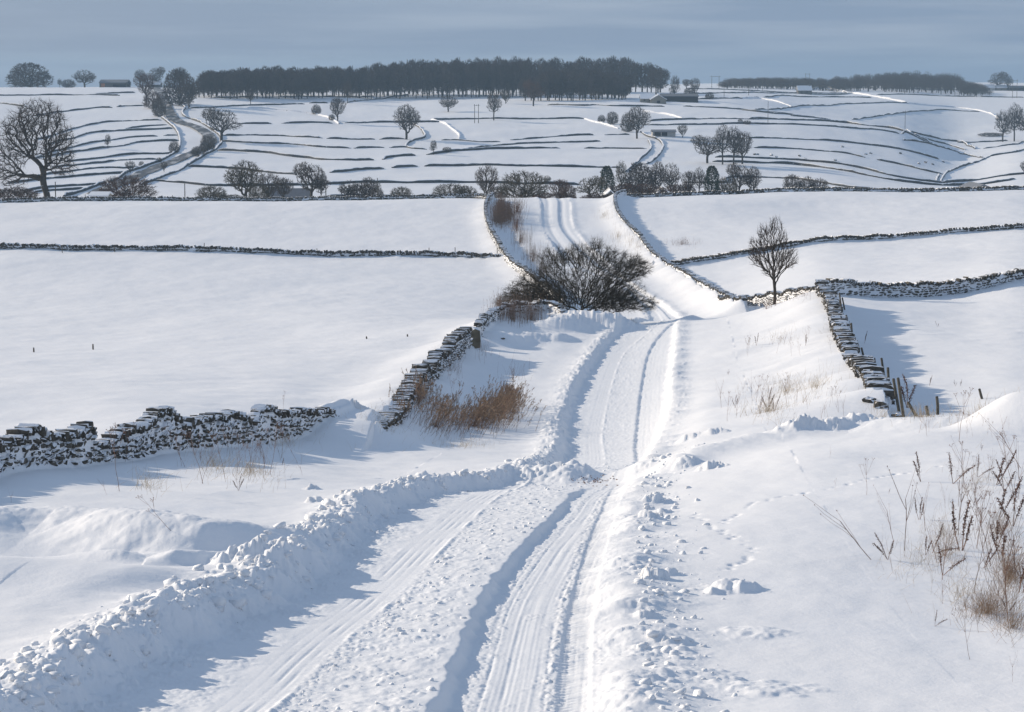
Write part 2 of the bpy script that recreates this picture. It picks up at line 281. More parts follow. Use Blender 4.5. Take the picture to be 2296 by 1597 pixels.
# chunky blocks on the ridge right of centre, halfway up the picture
for u, y, r, h in ((1790, 52.5, .30, .15), (1818, 52.6, .28, .2), (1868, 52.4, .26, .17), (1900, 52.6, .3, .1), (1938, 53, .32, .13), (1755, 52.4, .3, .07)):
    BUMPS.append((X_of(u, y), y, r, r, h, 3.2))
TRAIL = [hit(u, v) for u, v in ((1620, 1170), (1668, 1142), (1700, 1128), (1760, 1115), (1850, 1100), (1950, 1078), (2100, 1050))]
TRAIL2 = [hit(u, v) for u, v in ((1555, 1150), (1600, 1178), (1650, 1205), (1690, 1235), (1660, 1262), (1600, 1280))]
def mounds(X, Y):
    h = np.zeros_like(X)
    # drifted heap in front of the left wall, with a hollow
    h += ridge(X, Y, uy([(-500, 31), (-200, 32.6), (0, 33.6), (130, 33.8), (230, 33.3), (290, 32.4), (345, 31.9), (440, 31.6), (540, 31)]), 0.38, 1.5, 0.85, 0.20, 11, 0.8, 5.0)
    h += bump(X, Y, X_of(290, 30.6), 30.6, 1.3, 0.9, -0.2)
    h += bump(X, Y, X_of(60, 31.2), 31.2, 1.3, 0.8, -0.15)
    h += ridge(X, Y, uy([(200, 29.2), (300, 30.0), (370, 29.9), (440, 29.2)]), 0.2, .8, .6, 0.2, 13, 0.4, 3.0)
    h += ridge(X, Y, uy([(-200, 27.5), (60, 27.6), (220, 27.4), (420, 27.0)]), 0.22, 1.2, 1.6, 0.0, 14, 1.0, 5.0)
    # heaps by the bend and beside the hawthorn
    h += ridge(X, Y, uy([(1240, 144), (1275, 148), (1325, 150), (1375, 150), (1410, 152)]), 0.74, 1.8, 1.6, 0.9, 17, 1.2)
    h += ridge(X, Y, uy([(1125, 133), (1180, 137), (1235, 138), (1290, 137)]), 0.42, 1.4, 1.0, 0.5, 19, 1.2)
    h += bump(X, Y, X_of(1550, 158), 158, .7, .7, .35)
    # rim of the verge on the right
    h += ridge(X, Y, uy([(1490, 50), (1560, 51), (1640, 52), (1720, 52.3), (1800, 52.6), (1900, 53), (1980, 52.5), (2080, 51.5), (2200, 51), (2500, 50)]), 0.30, 2.6, 0.9, 0.12, 23, 1.0)
    h += bump(X, Y, X_of(1520, 49.5), 49.5, .55, .7, .36)
    h += bump(X, Y, X_of(2430, 48), 48, 2.0, 2.0, 0.95, 3.6) + bump(X, Y, X_of(2225, 48), 48, .7, .9, .16, 2.6)  + bump(X, Y, X_of(2140, 47.5), 47.5, 2.0, 1.6, .22)
    h += ridge(X, Y, uy([(1530, 163), (1640, 158), (1740, 152), (1838, 147)]), 0.12, 3.0, 3.0, 0, 29, 3.0)
    # wind ribs on the verges
    for i, (u0, u1, yy, hh) in enumerate(((1560, 1840, 118, .11), (1600, 1850, 100, .13), (1560, 1870, 88, .12), (1620, 1900, 78, .14), (1700, 1930, 67, .12), (1560, 1800, 128, .12))):
        h += ridge(X, Y, uy([(u0, yy), ((u0 + u1) / 2, yy + 1.5), (u1, yy + 4)]), hh, 3.2, 1.2, 0, 40 + i, 2.5)
    for x, y, rx, ry, hh, p in BUMPS:
        m = (np.abs(X - x) < 3 * rx) & (np.abs(Y - y) < 3 * ry)
        if m.any():
            xx = X[m]; yy = Y[m]; wx = 0.5 * rx * fbm(xx / rx * 1.3, yy / ry * 1.3, 400, 3)
            h[m] += bump(xx + wx, yy + 0.5 * ry * fbm(xx / rx * 1.3, yy / ry * 1.3, 440, 3), x, y, rx, ry, hh, p) * (1 + 0.25 * fbm(xx / .12, yy / .12, 405, 2))
    for tr in (TRAIL, TRAIL2):
        p = smooth_line(tr, 0.2)
        for k in range(len(p)):
            a, b = p[k]; r = random.Random(k); a += r.uniform(-.08, .08); b += r.uniform(-.1, .1)
            if r.random() < 0.25: continue
            m = (np.abs(X - a) < .2) & (np.abs(Y - b) < .3)
            if m.any(): h[m] -= bump(X[m], Y[m], a, b, .05, .08, (.02 if k % 3 else .045) * (.4 + r.random()))
    return h
def drift(X, Y, pts, left=(0.5, 1.5), right=(0.5, 1.5), seed=1, hollow=0.0):
    """snow drifted against a wall: (height, reach) left and right of its direction of travel"""
    xs = [p[0] for p in pts]; ys = [p[1] for p in pts]; m = 3.2 * max(left[1], right[1])
    sel = (X > min(xs) - m) & (X < max(xs) + m) & (Y > min(ys) - m) & (Y < max(ys) + m)
    if not sel.any(): return 0.0
    x = X[sel]; y = Y[sel]; d, s, a = polydist(x, y, pts); out = np.zeros_like(X)
    v = 1 + 0.32 * fbm(a / 5.0, s * 3.7 + seed, 500 + seed, 3)
    hl = np.where(s < 0, left[0], right[0]) * v; w = np.where(s < 0, left[1], right[1])
    blend = sstep(d, 0, 0.3)
    mid = 0.5 * (left[0] + right[0]) * v
    o = (hl * blend + mid * (1 - blend)) * np.exp(-(d / w) ** 2 * 0.9)
    if hollow: o = o - hollow * np.exp(-((d - w * 1.8) / w) ** 2)
    out[sel] = o
    return out
def HF(X, Y):
    X = np.asarray(X, float); Y = np.asarray(Y, float); shp = X.shape; X = X.ravel(); Y = Y.ravel()
    h = base(X, Y)
    m = Y < 440
    if m.any():
        x = X[m]; y = Y[m]; d = np.zeros_like(x)
        d += 0.10 * fbm(x / 9.0 + 3, y / 16.0, 5, 3) * sstep(y, 12, 40) + 0.018 * fbm(x / 1.6, y / 2.6, 9, 3) + 0.35 * fbm(x / 40.0, y / 55.0, 21, 2) * sstep(y, 90, 200)
        d += (0.014 + 0.036 * sstep(y, 25, 120)) * fbm(x / 3.8, y / 1.5, 15, 3) * (1 - sstep(y, 200, 330)) * sstep(fbm(x / 14.0, y / 22.0, 19, 2), -0.5, 0.5)
        r = (x > RL(y) - 3.2) & (x < RR(y) + 3.2) & (y > 12)
        if r.any(): d[r] = near_detail(x[r], y[r])
        q = (y < 170)
        if q.any(): d[q] += mounds(x[q], y[q])
        off = 1.0
        d += drift(x, y, WALL_A, (0.55, 2.0), (0.14, 1.5), 1)
        d += drift(x, y, WALL_B, (0.95, 2.4), (0.5, 1.2), 2)
        d += drift(x, y, WALL_B2, (0.8, 2.0), (0.5, 1.5), 3)
        d += drift(x, y, [p for p in WALL_C if p[1] > 215], (0.45, 1.6), (0.45, 1.0), 4)
        d += drift(x, y, WALL_D, (0.86, 2.6), (0.35, 1.0), 5)
        d += drift(x, y, WALL_E, (0.98, 1.8), (0.35, 1.2), 6)
        for i, wl in enumerate((WALL_F, WALL_F2, WALL_G)): d += drift(x, y, wl, (0.5, 2.2), (0.18, 1.5), 7 + i)
        d += drift(x, y, WALL_H, (0.22, 2.0), (0.5, 2.4), 11)
        h[m] += d * (1 - sstep(y, 405, 440))
    m = Y >= 400
    if m.any():
        x = X[m]; y = Y[m]
        h[m] += sstep(y, 400, 500) * (0.9 * fbm(x / 90, y / 90, 601, 3) + 0.18 * fbm(x / 14, y / 14, 603, 3)) * (1 - 0.6 * sstep(y, 1200, 1500))
    return h.reshape(shp)
def hf(x, y): return float(HF(np.array([float(x)]), np.array([float(y)]))[0])

# ---------------------------------------------------------------- material helpers
def mat(name, rough=0.8, color=None):
    m = bpy.data.materials.new(name); m.use_nodes = True; b = m.node_tree.nodes['Principled BSDF']
    b.inputs['Roughness'].default_value = rough; b.inputs['Specular IOR Level'].default_value = 0.25
    if color: b.inputs['Base Color'].default_value = (*color, 1)
    return m, m.node_tree, b
def noise_node(nt, scale, detail=4, vec=None, rough=0.55):
    n = nt.nodes.new('ShaderNodeTexNoise'); n.inputs['Scale'].default_value = scale; n.inputs['Detail'].default_value = detail; n.inputs['Roughness'].default_value = rough
    if vec is not None: nt.links.new(vec, n.inputs['Vector'])
    return n
def ramp(nt, src, stops):
    r = nt.nodes.new('ShaderNodeValToRGB'); e = r.color_ramp.elements
    while len(e) < len(stops): e.new(0.5)
    for el, (p, c) in zip(e, stops): el.position = p; el.color = (*c, 1)
    nt.links.new(src, r.inputs[0]); return r
def bump_node(nt, src, strength, dist, b, prev=None):
    n = nt.nodes.new('ShaderNodeBump'); n.inputs['Strength'].default_value = strength; n.inputs['Distance'].default_value = dist
    nt.links.new(src, n.inputs['Height'])
    if prev: nt.links.new(prev.outputs[0], n.inputs['Normal'])
    nt.links.new(n.outputs[0], b.inputs['Normal']); return n
def snow_material(name, fine=1.0, col=(0.86, 0.87, 0.885)):
    m, t, b = mat(name, 0.55)
    tc = t.nodes.new('ShaderNodeTexCoord'); o = tc.outputs['Object']
    n1 = noise_node(t, 0.35, 4, o); r = ramp(t, n1.outputs[0], [(0.3, tuple(c * 0.965 for c in col)), (0.7, col)]); t.links.new(r.outputs[0], b.inputs['Base Color'])
    n2 = noise_node(t, 28, 4, o, 0.65); n3 = noise_node(t, 5, 3, o)
    p = bump_node(t, n3.outputs[0], 0.35 * fine, 0.03, b); bump_node(t, n2.outputs[0], 0.5 * fine, 0.008, b, p)
    b.inputs['Specular IOR Level'].default_value = 0.2
    return m
M_SNOW = snow_material('snow')
M_ROADSNOW = snow_material('packed_snow', 1.0, (0.84, 0.855, 0.875))
M_FARSNOW = snow_material('hill_snow', 0.6)
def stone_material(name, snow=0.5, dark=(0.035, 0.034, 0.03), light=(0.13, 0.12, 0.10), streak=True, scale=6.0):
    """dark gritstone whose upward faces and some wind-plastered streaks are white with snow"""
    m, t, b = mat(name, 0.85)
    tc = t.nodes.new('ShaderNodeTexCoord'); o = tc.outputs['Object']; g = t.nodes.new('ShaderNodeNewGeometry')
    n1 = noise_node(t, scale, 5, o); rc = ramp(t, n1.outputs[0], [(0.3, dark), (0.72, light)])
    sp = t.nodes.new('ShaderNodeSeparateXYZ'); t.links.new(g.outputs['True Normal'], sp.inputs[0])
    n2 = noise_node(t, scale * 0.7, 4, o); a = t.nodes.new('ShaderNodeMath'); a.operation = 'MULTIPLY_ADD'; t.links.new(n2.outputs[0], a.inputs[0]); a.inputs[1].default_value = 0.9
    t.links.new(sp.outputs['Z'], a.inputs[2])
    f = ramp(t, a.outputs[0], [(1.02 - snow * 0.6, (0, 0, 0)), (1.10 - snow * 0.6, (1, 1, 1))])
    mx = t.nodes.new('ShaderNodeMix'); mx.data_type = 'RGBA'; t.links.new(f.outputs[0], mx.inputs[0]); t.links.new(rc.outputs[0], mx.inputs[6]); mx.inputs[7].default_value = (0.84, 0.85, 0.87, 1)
    t.links.new(mx.outputs[2], b.inputs['Base Color']); bump_node(t, n1.outputs[0], 0.5, 0.03, b)
    return m
M_STONE = stone_material('gritstone_with_snow', 0.24, (0.03, 0.029, 0.026), (0.16, 0.142, 0.115))
M_STONE_BARE = stone_material('bare_gritstone', 0.10, (0.03, 0.028, 0.024), (0.14, 0.122, 0.098))
M_STONE_FAR = stone_material('far_wall_stone', 0.60, (0.03, 0.032, 0.034), (0.09, 0.088, 0.08), scale=2.0)
def bark_material(name, a, b_, s=3.0):
    m, t, b = mat(name, 0.9); tc = t.nodes.new('ShaderNodeTexCoord'); n = noise_node(t, s, 4, tc.outputs['Object'])
    r = ramp(t, n.outputs[0], [(0.3, a), (0.7, b_)]); t.links.new(r.outputs[0], b.inputs['Base Color']); return m
M_BARK = bark_material('bark', (0.028, 0.024, 0.02), (0.075, 0.062, 0.048))
M_TWIG = bark_material('twigs', (0.045, 0.035, 0.028), (0.115, 0.085, 0.065))
M_HAW = bark_material('hawthorn_bark', (0.035, 0.029, 0.019), (0.11, 0.085, 0.052))
M_IVY = bark_material('ivy_leaves', (0.012, 0.022, 0.012), (0.03, 0.05, 0.025), 5)
M_REED = bark_material('dry_reed', (0.18, 0.115, 0.075), (0.42, 0.30, 0.20), 4)
M_RUST = bark_material('russet_stalks', (0.13, 0.085, 0.062), (0.33, 0.225, 0.16), 4)
M_STRAW = bark_material('pale_straw', (0.35, 0.26, 0.16), (0.6, 0.5, 0.36), 4)
M_DOCK = bark_material('dock_seed', (0.06, 0.025, 0.016), (0.15, 0.065, 0.04), 9)
M_STALK = bark_material('dead_stalk', (0.13, 0.068, 0.045), (0.33, 0.20, 0.14), 6)
M_WOOD = bark_material('weathered_wood', (0.06, 0.052, 0.04), (0.17, 0.15, 0.115), 8)
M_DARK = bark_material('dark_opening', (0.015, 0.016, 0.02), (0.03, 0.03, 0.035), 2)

# ---------------------------------------------------------------- object helpers
def mesh_np(name, V, Fq, material, parent=None, smooth=False, tri=False):
    me = bpy.data.meshes.new(name); V = np.ascontiguousarray(V, dtype=np.float32); Fq = np.ascontiguousarray(Fq, dtype=np.int32)
    k = Fq.shape[1]; me.vertices.add(len(V)); me.vertices.foreach_set('co', V.ravel())
    me.loops.add(Fq.size); me.loops.foreach_set('vertex_index', Fq.ravel())
    me.polygons.add(len(Fq)); me.polygons.foreach_set('loop_start', np.arange(0, Fq.size, k, dtype=np.int32)); me.polygons.foreach_set('loop_total', np.full(len(Fq), k, np.int32))
    me.polygons.foreach_set('use_smooth', np.full(len(Fq), smooth, dtype=bool))
    me.update(calc_edges=True); me.materials.append(material)
    o = bpy.data.objects.new(name, me); COL.objects.link(o)
    if parent: o.parent = parent
    return o
def tag(o, label=None, cat=None, group=None, kind=None):
    if label: o['label'] = label
    if cat: o['category'] = cat
    if group: o['group'] = group
    if kind: o['kind'] = kind
    return o
def empty(name, loc=(0, 0, 0), rz=0.0, label=None, cat=None, group=None):
    o = bpy.data.objects.new(name, None); COL.objects.link(o); o.location = loc; o.rotation_euler = (0, 0, rz); o.empty_display_size = 0.3
    return tag(o, label, cat, group)

# ---------------------------------------------------------------- ground sheet, split into ground, road and hills
rows = np.concatenate([np.linspace(-7, 12, 16, endpoint=False), np.geomspace(12, 15, 60, endpoint=False), np.geomspace(15, 62, 760, endpoint=False), np.geomspace(62, 430, 520, endpoint=False),
                       np.geomspace(430, 2000, 210, endpoint=False), np.geomspace(2000, 4400, 20)])
c1 = np.linspace(-0.262, 0.262, 1240); e = 0.262 + 2.6 * (np.linspace(0, 1, 61)[1:]) ** 2.2; colsA = np.concatenate([-e[::-1], c1, e])
def build_ground():
    Yg, Ag = np.meshgrid(rows, colsA, indexing='ij'); Xg = Ag * (Yg + 9.0)
    nr, nc = Yg.shape; Z = HF(Xg.ravel(), Yg.ravel())
    V = np.stack([Xg.ravel(), Yg.ravel(), Z], 1)
    i = np.arange(nr - 1)[:, None] * nc + np.arange(nc - 1)[None, :]
    Q = np.stack([i, i + 1, i + nc + 1, i + nc], -1)
    cx = 0.25 * (Xg[:-1, :-1] + Xg[1:, :-1] + Xg[:-1, 1:] + Xg[1:, 1:]); cy = 0.25 * (Yg[:-1, :-1] + Yg[1:, :-1] + Yg[:-1, 1:] + Yg[1:, 1:])
    road = (cx > RL(cy) + 0.15) & (cx < RR(cy) - 0.1) & (cy > 8) & (cy < 425); hills = cy > 432
    for nm, m, mt in (('road', road, M_ROADSNOW), ('hills', hills & ~road, M_FARSNOW), ('ground', ~road & ~hills, M_SNOW)):
        q = Q[m]; ids = np.unique(q); mp_ = np.zeros(nr * nc, np.int32); mp_[ids] = np.arange(len(ids))
        o = mesh_np(nm, V[ids], mp_[q], mt, smooth=True); tag(o, kind='structure')
build_ground()

# ---------------------------------------------------------------- dry stone walls
_g = np.array([(x, y, z) for z in (-1, 0, 1) for y in (-1, 0, 1) for x in (-1, 0, 1) if (x, y, z) != (0, 0, 0)], float)
_idx = {tuple(p): i for i, p in enumerate(_g.astype(int).tolist())}
def _boxfaces():
    fs = []
    for ax in range(3):
        o = [a for a in range(3) if a != ax]
        for sgn in (-1, 1):
            for i in (-1, 0):
                for j in (-1, 0):
                    q = []
                    for di, dj in ((0, 0), (1, 0), (1, 1), (0, 1)):
                        p = [0, 0, 0]; p[ax] = sgn; p[o[0]] = i + di; p[o[1]] = j + dj; q.append(_idx[tuple(p)])
                    if (sgn > 0) == (ax == 1): q = q[::-1]
                    fs.append(q)
    return np.array(fs)
BF26 = _boxfaces()
B26 = _g * (1 - np.array([[0.12, 0.03, 0.14]]) * (np.abs(_g).sum(1, keepdims=True) - 1))
B8 = np.array([(x, y, z) for z in (-1, 1) for y in (-1, 1) for x in (-1, 1)], float); F8 = np.array([(0, 2, 3, 1), (4, 5, 7, 6), (0, 1, 5, 4), (2, 6, 7, 3), (0, 4, 6, 2), (1, 3, 7, 5)])
def blocks(C, Lx, Ly, Lz, ang, tilt, seed, fine=True, jit=0.16):
    """many irregular stones: centres C, half sizes, yaw and tilt along the wall"""
    rs = np.random.RandomState(seed); B, Fc = (B26, BF26) if fine else (B8, F8); n = len(C); k = len(B)
    V = B[None] * np.stack([Lx, Ly, Lz], 1)[:, None, :] * (1 + jit * rs.uniform(-1, 1, (n, k, 3)))
    ct, st = np.cos(tilt)[:, None], np.sin(tilt)[:, None]
    x = V[..., 0] * ct + V[..., 2] * st; z = -V[..., 0] * st + V[..., 2] * ct; y = V[..., 1]
    ca, sa = np.cos(ang)[:, None], np.sin(ang)[:, None]
    P = np.stack([x * ca - y * sa, x * sa + y * ca, z], -1) + C[:, None, :]
    return P.reshape(-1, 3), (Fc[None] + (np.arange(n) * k)[:, None, None]).reshape(-1, 4)
def under(x, y):
    h = base(x, y); return h + 0.10 * fbm(x / 9.0 + 3, y / 16.0, 5, 3) * sstep(y, 12, 40) + 0.35 * fbm(x / 40.0, y / 55.0, 21, 2) * sstep(y, 90, 200)
def stone_wall(label, pts, h=1.2, l=0.32, c=0.13, t=0.34, seed=1, hk=None, fine=True, snowy=0.25, cope=0.2, group='dry stone walls round the near fields', name='drystone_wall', wobble=0.18, frost=0.0, stone=None, rough=1.0):
    """hk: (arc fraction, height) knots. snowy: share of the face where snow hides the stones"""
    rs = np.random.RandomState(seed); p = smooth_line(pts, 0.25 if fine else 0.5)
    d = np.concatenate([[0], np.cumsum(np.hypot(*np.diff(p, axis=0).T))]); tot = d[-1]
    px = lambda s: np.interp(s, d, p[:, 0]); py = lambda s: np.interp(s, d, p[:, 1])
    an = np.arctan2(np.gradient(p[:, 1]), np.gradient(p[:, 0])); an = np.unwrap(an); pa = lambda s: np.interp(s, d, an)
    def top(s):
        v = np.interp(s / tot, [k[0] for k in hk], [k[1] for k in hk]) if hk else h
        return v * (1 + wobble * fbm(s / 2.3, s * 0 + seed, 700 + seed, 3))
    C = []; A = []; T = []; Sz = []
    z = -0.1; row = 0
    while z < h * 1.5:
        hc = c * rs.uniform(0.8, 1.2); s = rs.uniform(0, l)
        nn = int(tot / l * 1.4) + 4; ls = l * rs.uniform(0.55, 1.5, nn); ss = s + np.concatenate([[0], np.cumsum(ls * 1.10)[:-1]]) + ls / 2
        ok = (ss < tot); ls = ls[ok]; ss = ss[ok]; tp = top(ss)
        pl = fbm(ss / 1.1, ss * 0 + z / 0.35, 800 + seed, 3)
        ok = (z + hc < tp - cope * 0.6) & (pl > -0.75 + snowy * 1.4 - 0.2) & (rs.rand(len(ss)) > 0.06)
        ls = ls[ok]; ss = ss[ok]; k = len(ss)
        for side in ((-1, 1) if t > .5 else (0,)):          # wide walls have two faces of stones
            if not k: continue
            s2 = np.clip(ss + side * rs.uniform(-.2, .2, k) * l, 0, tot); x = px(s2); y = py(s2); aa = pa(s2); off = side * t * rs.uniform(.18, .32, k)
            zz = under(x, y) + z + hc / 2 + rs.uniform(-.015, .015, k) * (1 + 2 * abs(side)); hw = t / 2 * (.56 if side else 1.0)
            C.append(np.stack([x - np.sin(aa) * off, y + np.cos(aa) * off, zz], 1)); A.append(aa + rs.uniform(-.08, .08, k) * (1 + 3 * abs(side))); T.append(rough * rs.uniform(-.2, .2, k) + 0.12 * fbm(ss / 1.5, ss * 0, 860 + seed, 2))
            Sz.append(np.stack([ls / 2 * 0.98, (hw * (1.05 - 0.12 * z)) * rs.uniform(0.8, 1.2, k), np.full(k, hc / 2 * 0.9) * rs.uniform(.7, 1.1, k)], 1))
        z += hc; row += 1
    if cope:
        cl = cope * 0.62; ss = np.arange(cl, tot - cl, cl) + rs.uniform(-.3, .3, len(np.arange(cl, tot - cl, cl))) * cl
        pl = fbm(ss / 0.9, ss * 0 + 9, 820 + seed, 3); ss = ss[(pl > -0.8 + snowy * 1.2 - 0.1) & (rs.rand(len(ss)) > 0.08)]; k = len(ss)
        x = px(ss); y = py(ss); zz = under(x, y) + top(ss) - cope * 0.15 + rs.uniform(-.04, .05, k)
        C.append(np.stack([x, y, zz], 1)); A.append(pa(ss) + rs.uniform(-.15, .15, k)); T.append(rs.uniform(0.05, 0.75, k) * (1 if seed % 2 else -1))
        Sz.append(np.stack([np.full(k, cl / 2 * 0.8) * rs.uniform(.6, 1.3, k), t / 2 * 1.08 * rs.uniform(.8, 1.15, k), cope / 2 * rs.uniform(.8, 1.5, k)], 1))
    C = np.vstack(C); Sz = np.vstack(Sz); Vv, Ff = blocks(C, Sz[:, 0], Sz[:, 1], Sz[:, 2], np.concatenate(A), np.concatenate(T), seed, fine)
    c0 = np.array([px(tot / 2), py(tot / 2), under(px(tot / 2), py(tot / 2))])
    root = empty(name, tuple(c0), 0, label, 'wall', group)
    mesh_np('stones', Vv - c0, Ff, stone or M_STONE, root)
    # snow packed in the joints and along the top
    n = max(8, int(tot / (0.10 if fine else 0.3))); s = np.linspace(0.05, tot - 0.05, n); x = px(s); y = py(s); a = pa(s); g = under(x, y); tp = top(s)
    nx, ny = -np.sin(a), np.cos(a); prof = []
    nb = fbm(s / .8, s * 0, 830 + seed, 3)
    for fy, fz in ((-0.84, 'b'), (-0.9, 0.4), (-0.86, 0.75), (-0.8, 0.93), (0.0, 1.0), (0.8, 0.93), (0.86, 0.75), (0.9, 0.4), (0.84, 'b')):
        w = t / 2 * (fy * (0.74 + 0.5 * snowy) + np.sign(fy) * (0.20 * frost + (0.08 + 0.45 * snowy) * fbm(s / .5, s * 0 + 3 * fy, 840 + seed, 3)))
        zz = g - 0.3 if fz == 'b' else g + tp * fz - 0.07 + (0.05 * fbm(s / .45, s * 0 + fy, 850 + seed, 2) + 0.10 * snowy * nb if fz != 0.4 else 0)
        prof.append(np.stack([x + nx * w, y + ny * w, zz], 1))
    P = np.stack(prof, 1); m = P.shape[1]; i = (np.arange(n - 1)[:, None] * m + np.arange(m - 1)[None, :]).ravel()
    Q = np.stack([i, i + 1, i + m + 1, i + m], 1)
    caps = []
    for e in (0, n - 1): caps += [(e * m, e * m + 1, e * m + 7, e * m + 8), (e * m + 1, e * m + 2, e * m + 6, e * m + 7), (e * m + 2, e * m + 3, e * m + 5, e * m + 6)]
    mesh_np('packed_snow', P.reshape(-1, 3) - c0, np.vstack([Q, caps]), M_SNOW, root, smooth=True)
    return root
def hku(pts, lst):
    """height knots given by picture column -> arc fraction"""
    p = np.array(pts); q = smooth_line(pts, 0.5); d = np.concatenate([[0], np.cumsum(np.hypot(*np.diff(q, axis=0).T))]) 
    uu = UC + q[:, 0] / q[:, 1] * F * 0.993
    o = np.argsort(uu); return sorted([(float(np.interp(u, uu[o], d[o]) / d[-1]), h) for u, h in lst])
stone_wall('broken dark dry stone wall at the left edge, half buried in drifts with two gaps', WALL_A, 1.2, .30, .125, .40, 3,
           hku(WALL_A, [(-400, .9), (0, .78), (60, .92), (110, .78), (190, 1.0), (204, .65), (300, .9), (372, 1.25), (392, 1.05), (402, .5), (412, .92), (545, .98), (554, .5), (572, .95), (600, 1.08), (735, 1.0), (745, .6), (785, .42)]), rough=1.8, snowy=0.16, cope=.17)
stone_wall('snow-plastered stepped stone wall climbing from the brown reeds to the square gatepost', WALL_B, 1.15, .34, .13, .60, 4,
           hku(WALL_B, [(838, .35), (850, .7), (880, .75), (915, 1.05), (945, 1.35), (958, .95), (975, 1.3), (1000, 1.15), (1012, 1.5), (1045, 1.5)]), rough=1.6, snowy=0.28, cope=.2)
stone_wall('low ragged stone wall behind russet stalks left of the hawthorn', WALL_B2, 1.25, .34, .13, .42, 5, None, snowy=0.42, cope=.22)
stone_wall('snow-capped lane wall curving down to the hawthorn from the brown reed clump', WALL_C, 1.25, .42, .15, .45, 6, None, snowy=0.40, cope=.24)
stone_wall('steep dark stone wall with leaning fence posts along its right side', WALL_D, 1.3, .30, .17, .70, 7,
           [(0, .7), (.08, 1.1), (.25, 1.3), (.33, .8), (.4, 1.25), (.62, 1.4), (.7, .9), (.78, 1.35), (1, 1.4)], stone=M_STONE_BARE, rough=2.4, snowy=0.26, cope=.25)
stone_wall('snow-plastered lane wall right of the road running up to the crest', WALL_E, 1.2, .42, .15, .45, 8, None, snowy=0.56, cope=.22, frost=.5)
stone_wall('short straight stone wall behind the lone upright tree', WALL_F, 1.15, .42, .15, .45, 9, None, snowy=0.15, cope=.24)
stone_wall('long stone wall running right from the head of the fence', WALL_F2, 1.2, .42, .15, .45, 11, [(0, 1.25), (.3, 1.15), (.55, .85), (1, .75)], snowy=0.08, cope=.28)
stone_wall('thin dark field wall right of the lane, second below the crest', WALL_G, .70, .6, .2, .5, 12, None, fine=False, snowy=0.04, cope=.3)
stone_wall('dark field wall crossing the left field to the bend of the lane wall', WALL_H, 0.78, .6, .2, .5, 13, None, fine=False, snowy=0.04, cope=.3)
WALL_TL = uy([(-400, 384), (0, 385), (500, 386), (1000, 388), (1060, 386), (1100, 380)]); WALL_TR = uy([(1402, 398), (1600, 400), (1900, 402), (2296, 404), (2700, 405)])
stone_wall('dark wall along the crest of the left field with small fence posts', WALL_TL, 0.6, .8, .22, .5, 14, None, fine=False, snowy=0.06, cope=.3)
stone_wall('dark wall along the crest of the right field beyond the lane', WALL_TR, 0.6, .8, .22, .5, 15, None, fine=False, snowy=0.06, cope=.3)

# square gatepost at the top of the stepped wall
def box_verts(cx, cy, cz, sx, sy, sz, rz=0.0, seed=0, jit=0.05):
    return blocks(np.array([[cx, cy, cz]]), np.array([sx]), np.array([sy]), np.array([sz]), np.array([rz]), np.array([0.0]), seed, True, jit)
def merge(parts):
    V = []; Q = []; n = 0
    for v, q in parts: V.append(v); Q.append(q + n); n += len(v)
    return np.vstack(V), np.vstack(Q)
M_POST = stone_material('gatepost_stone', 0.25, (0.07, 0.062, 0.045), (0.16, 0.14, 0.10), scale=3)
gx, gy = X_of(1058, 131), 131.0
mesh = mesh_np('gatepost', *box_verts(0, 0, 0.45, .42, .42, .85, 0.5, 3, 0.03), M_POST); mesh.location = (gx, gy, float(under(gx, gy)))
tag(mesh, 'square brown stone gatepost at the corner of the roadside walls', 'gatepost')

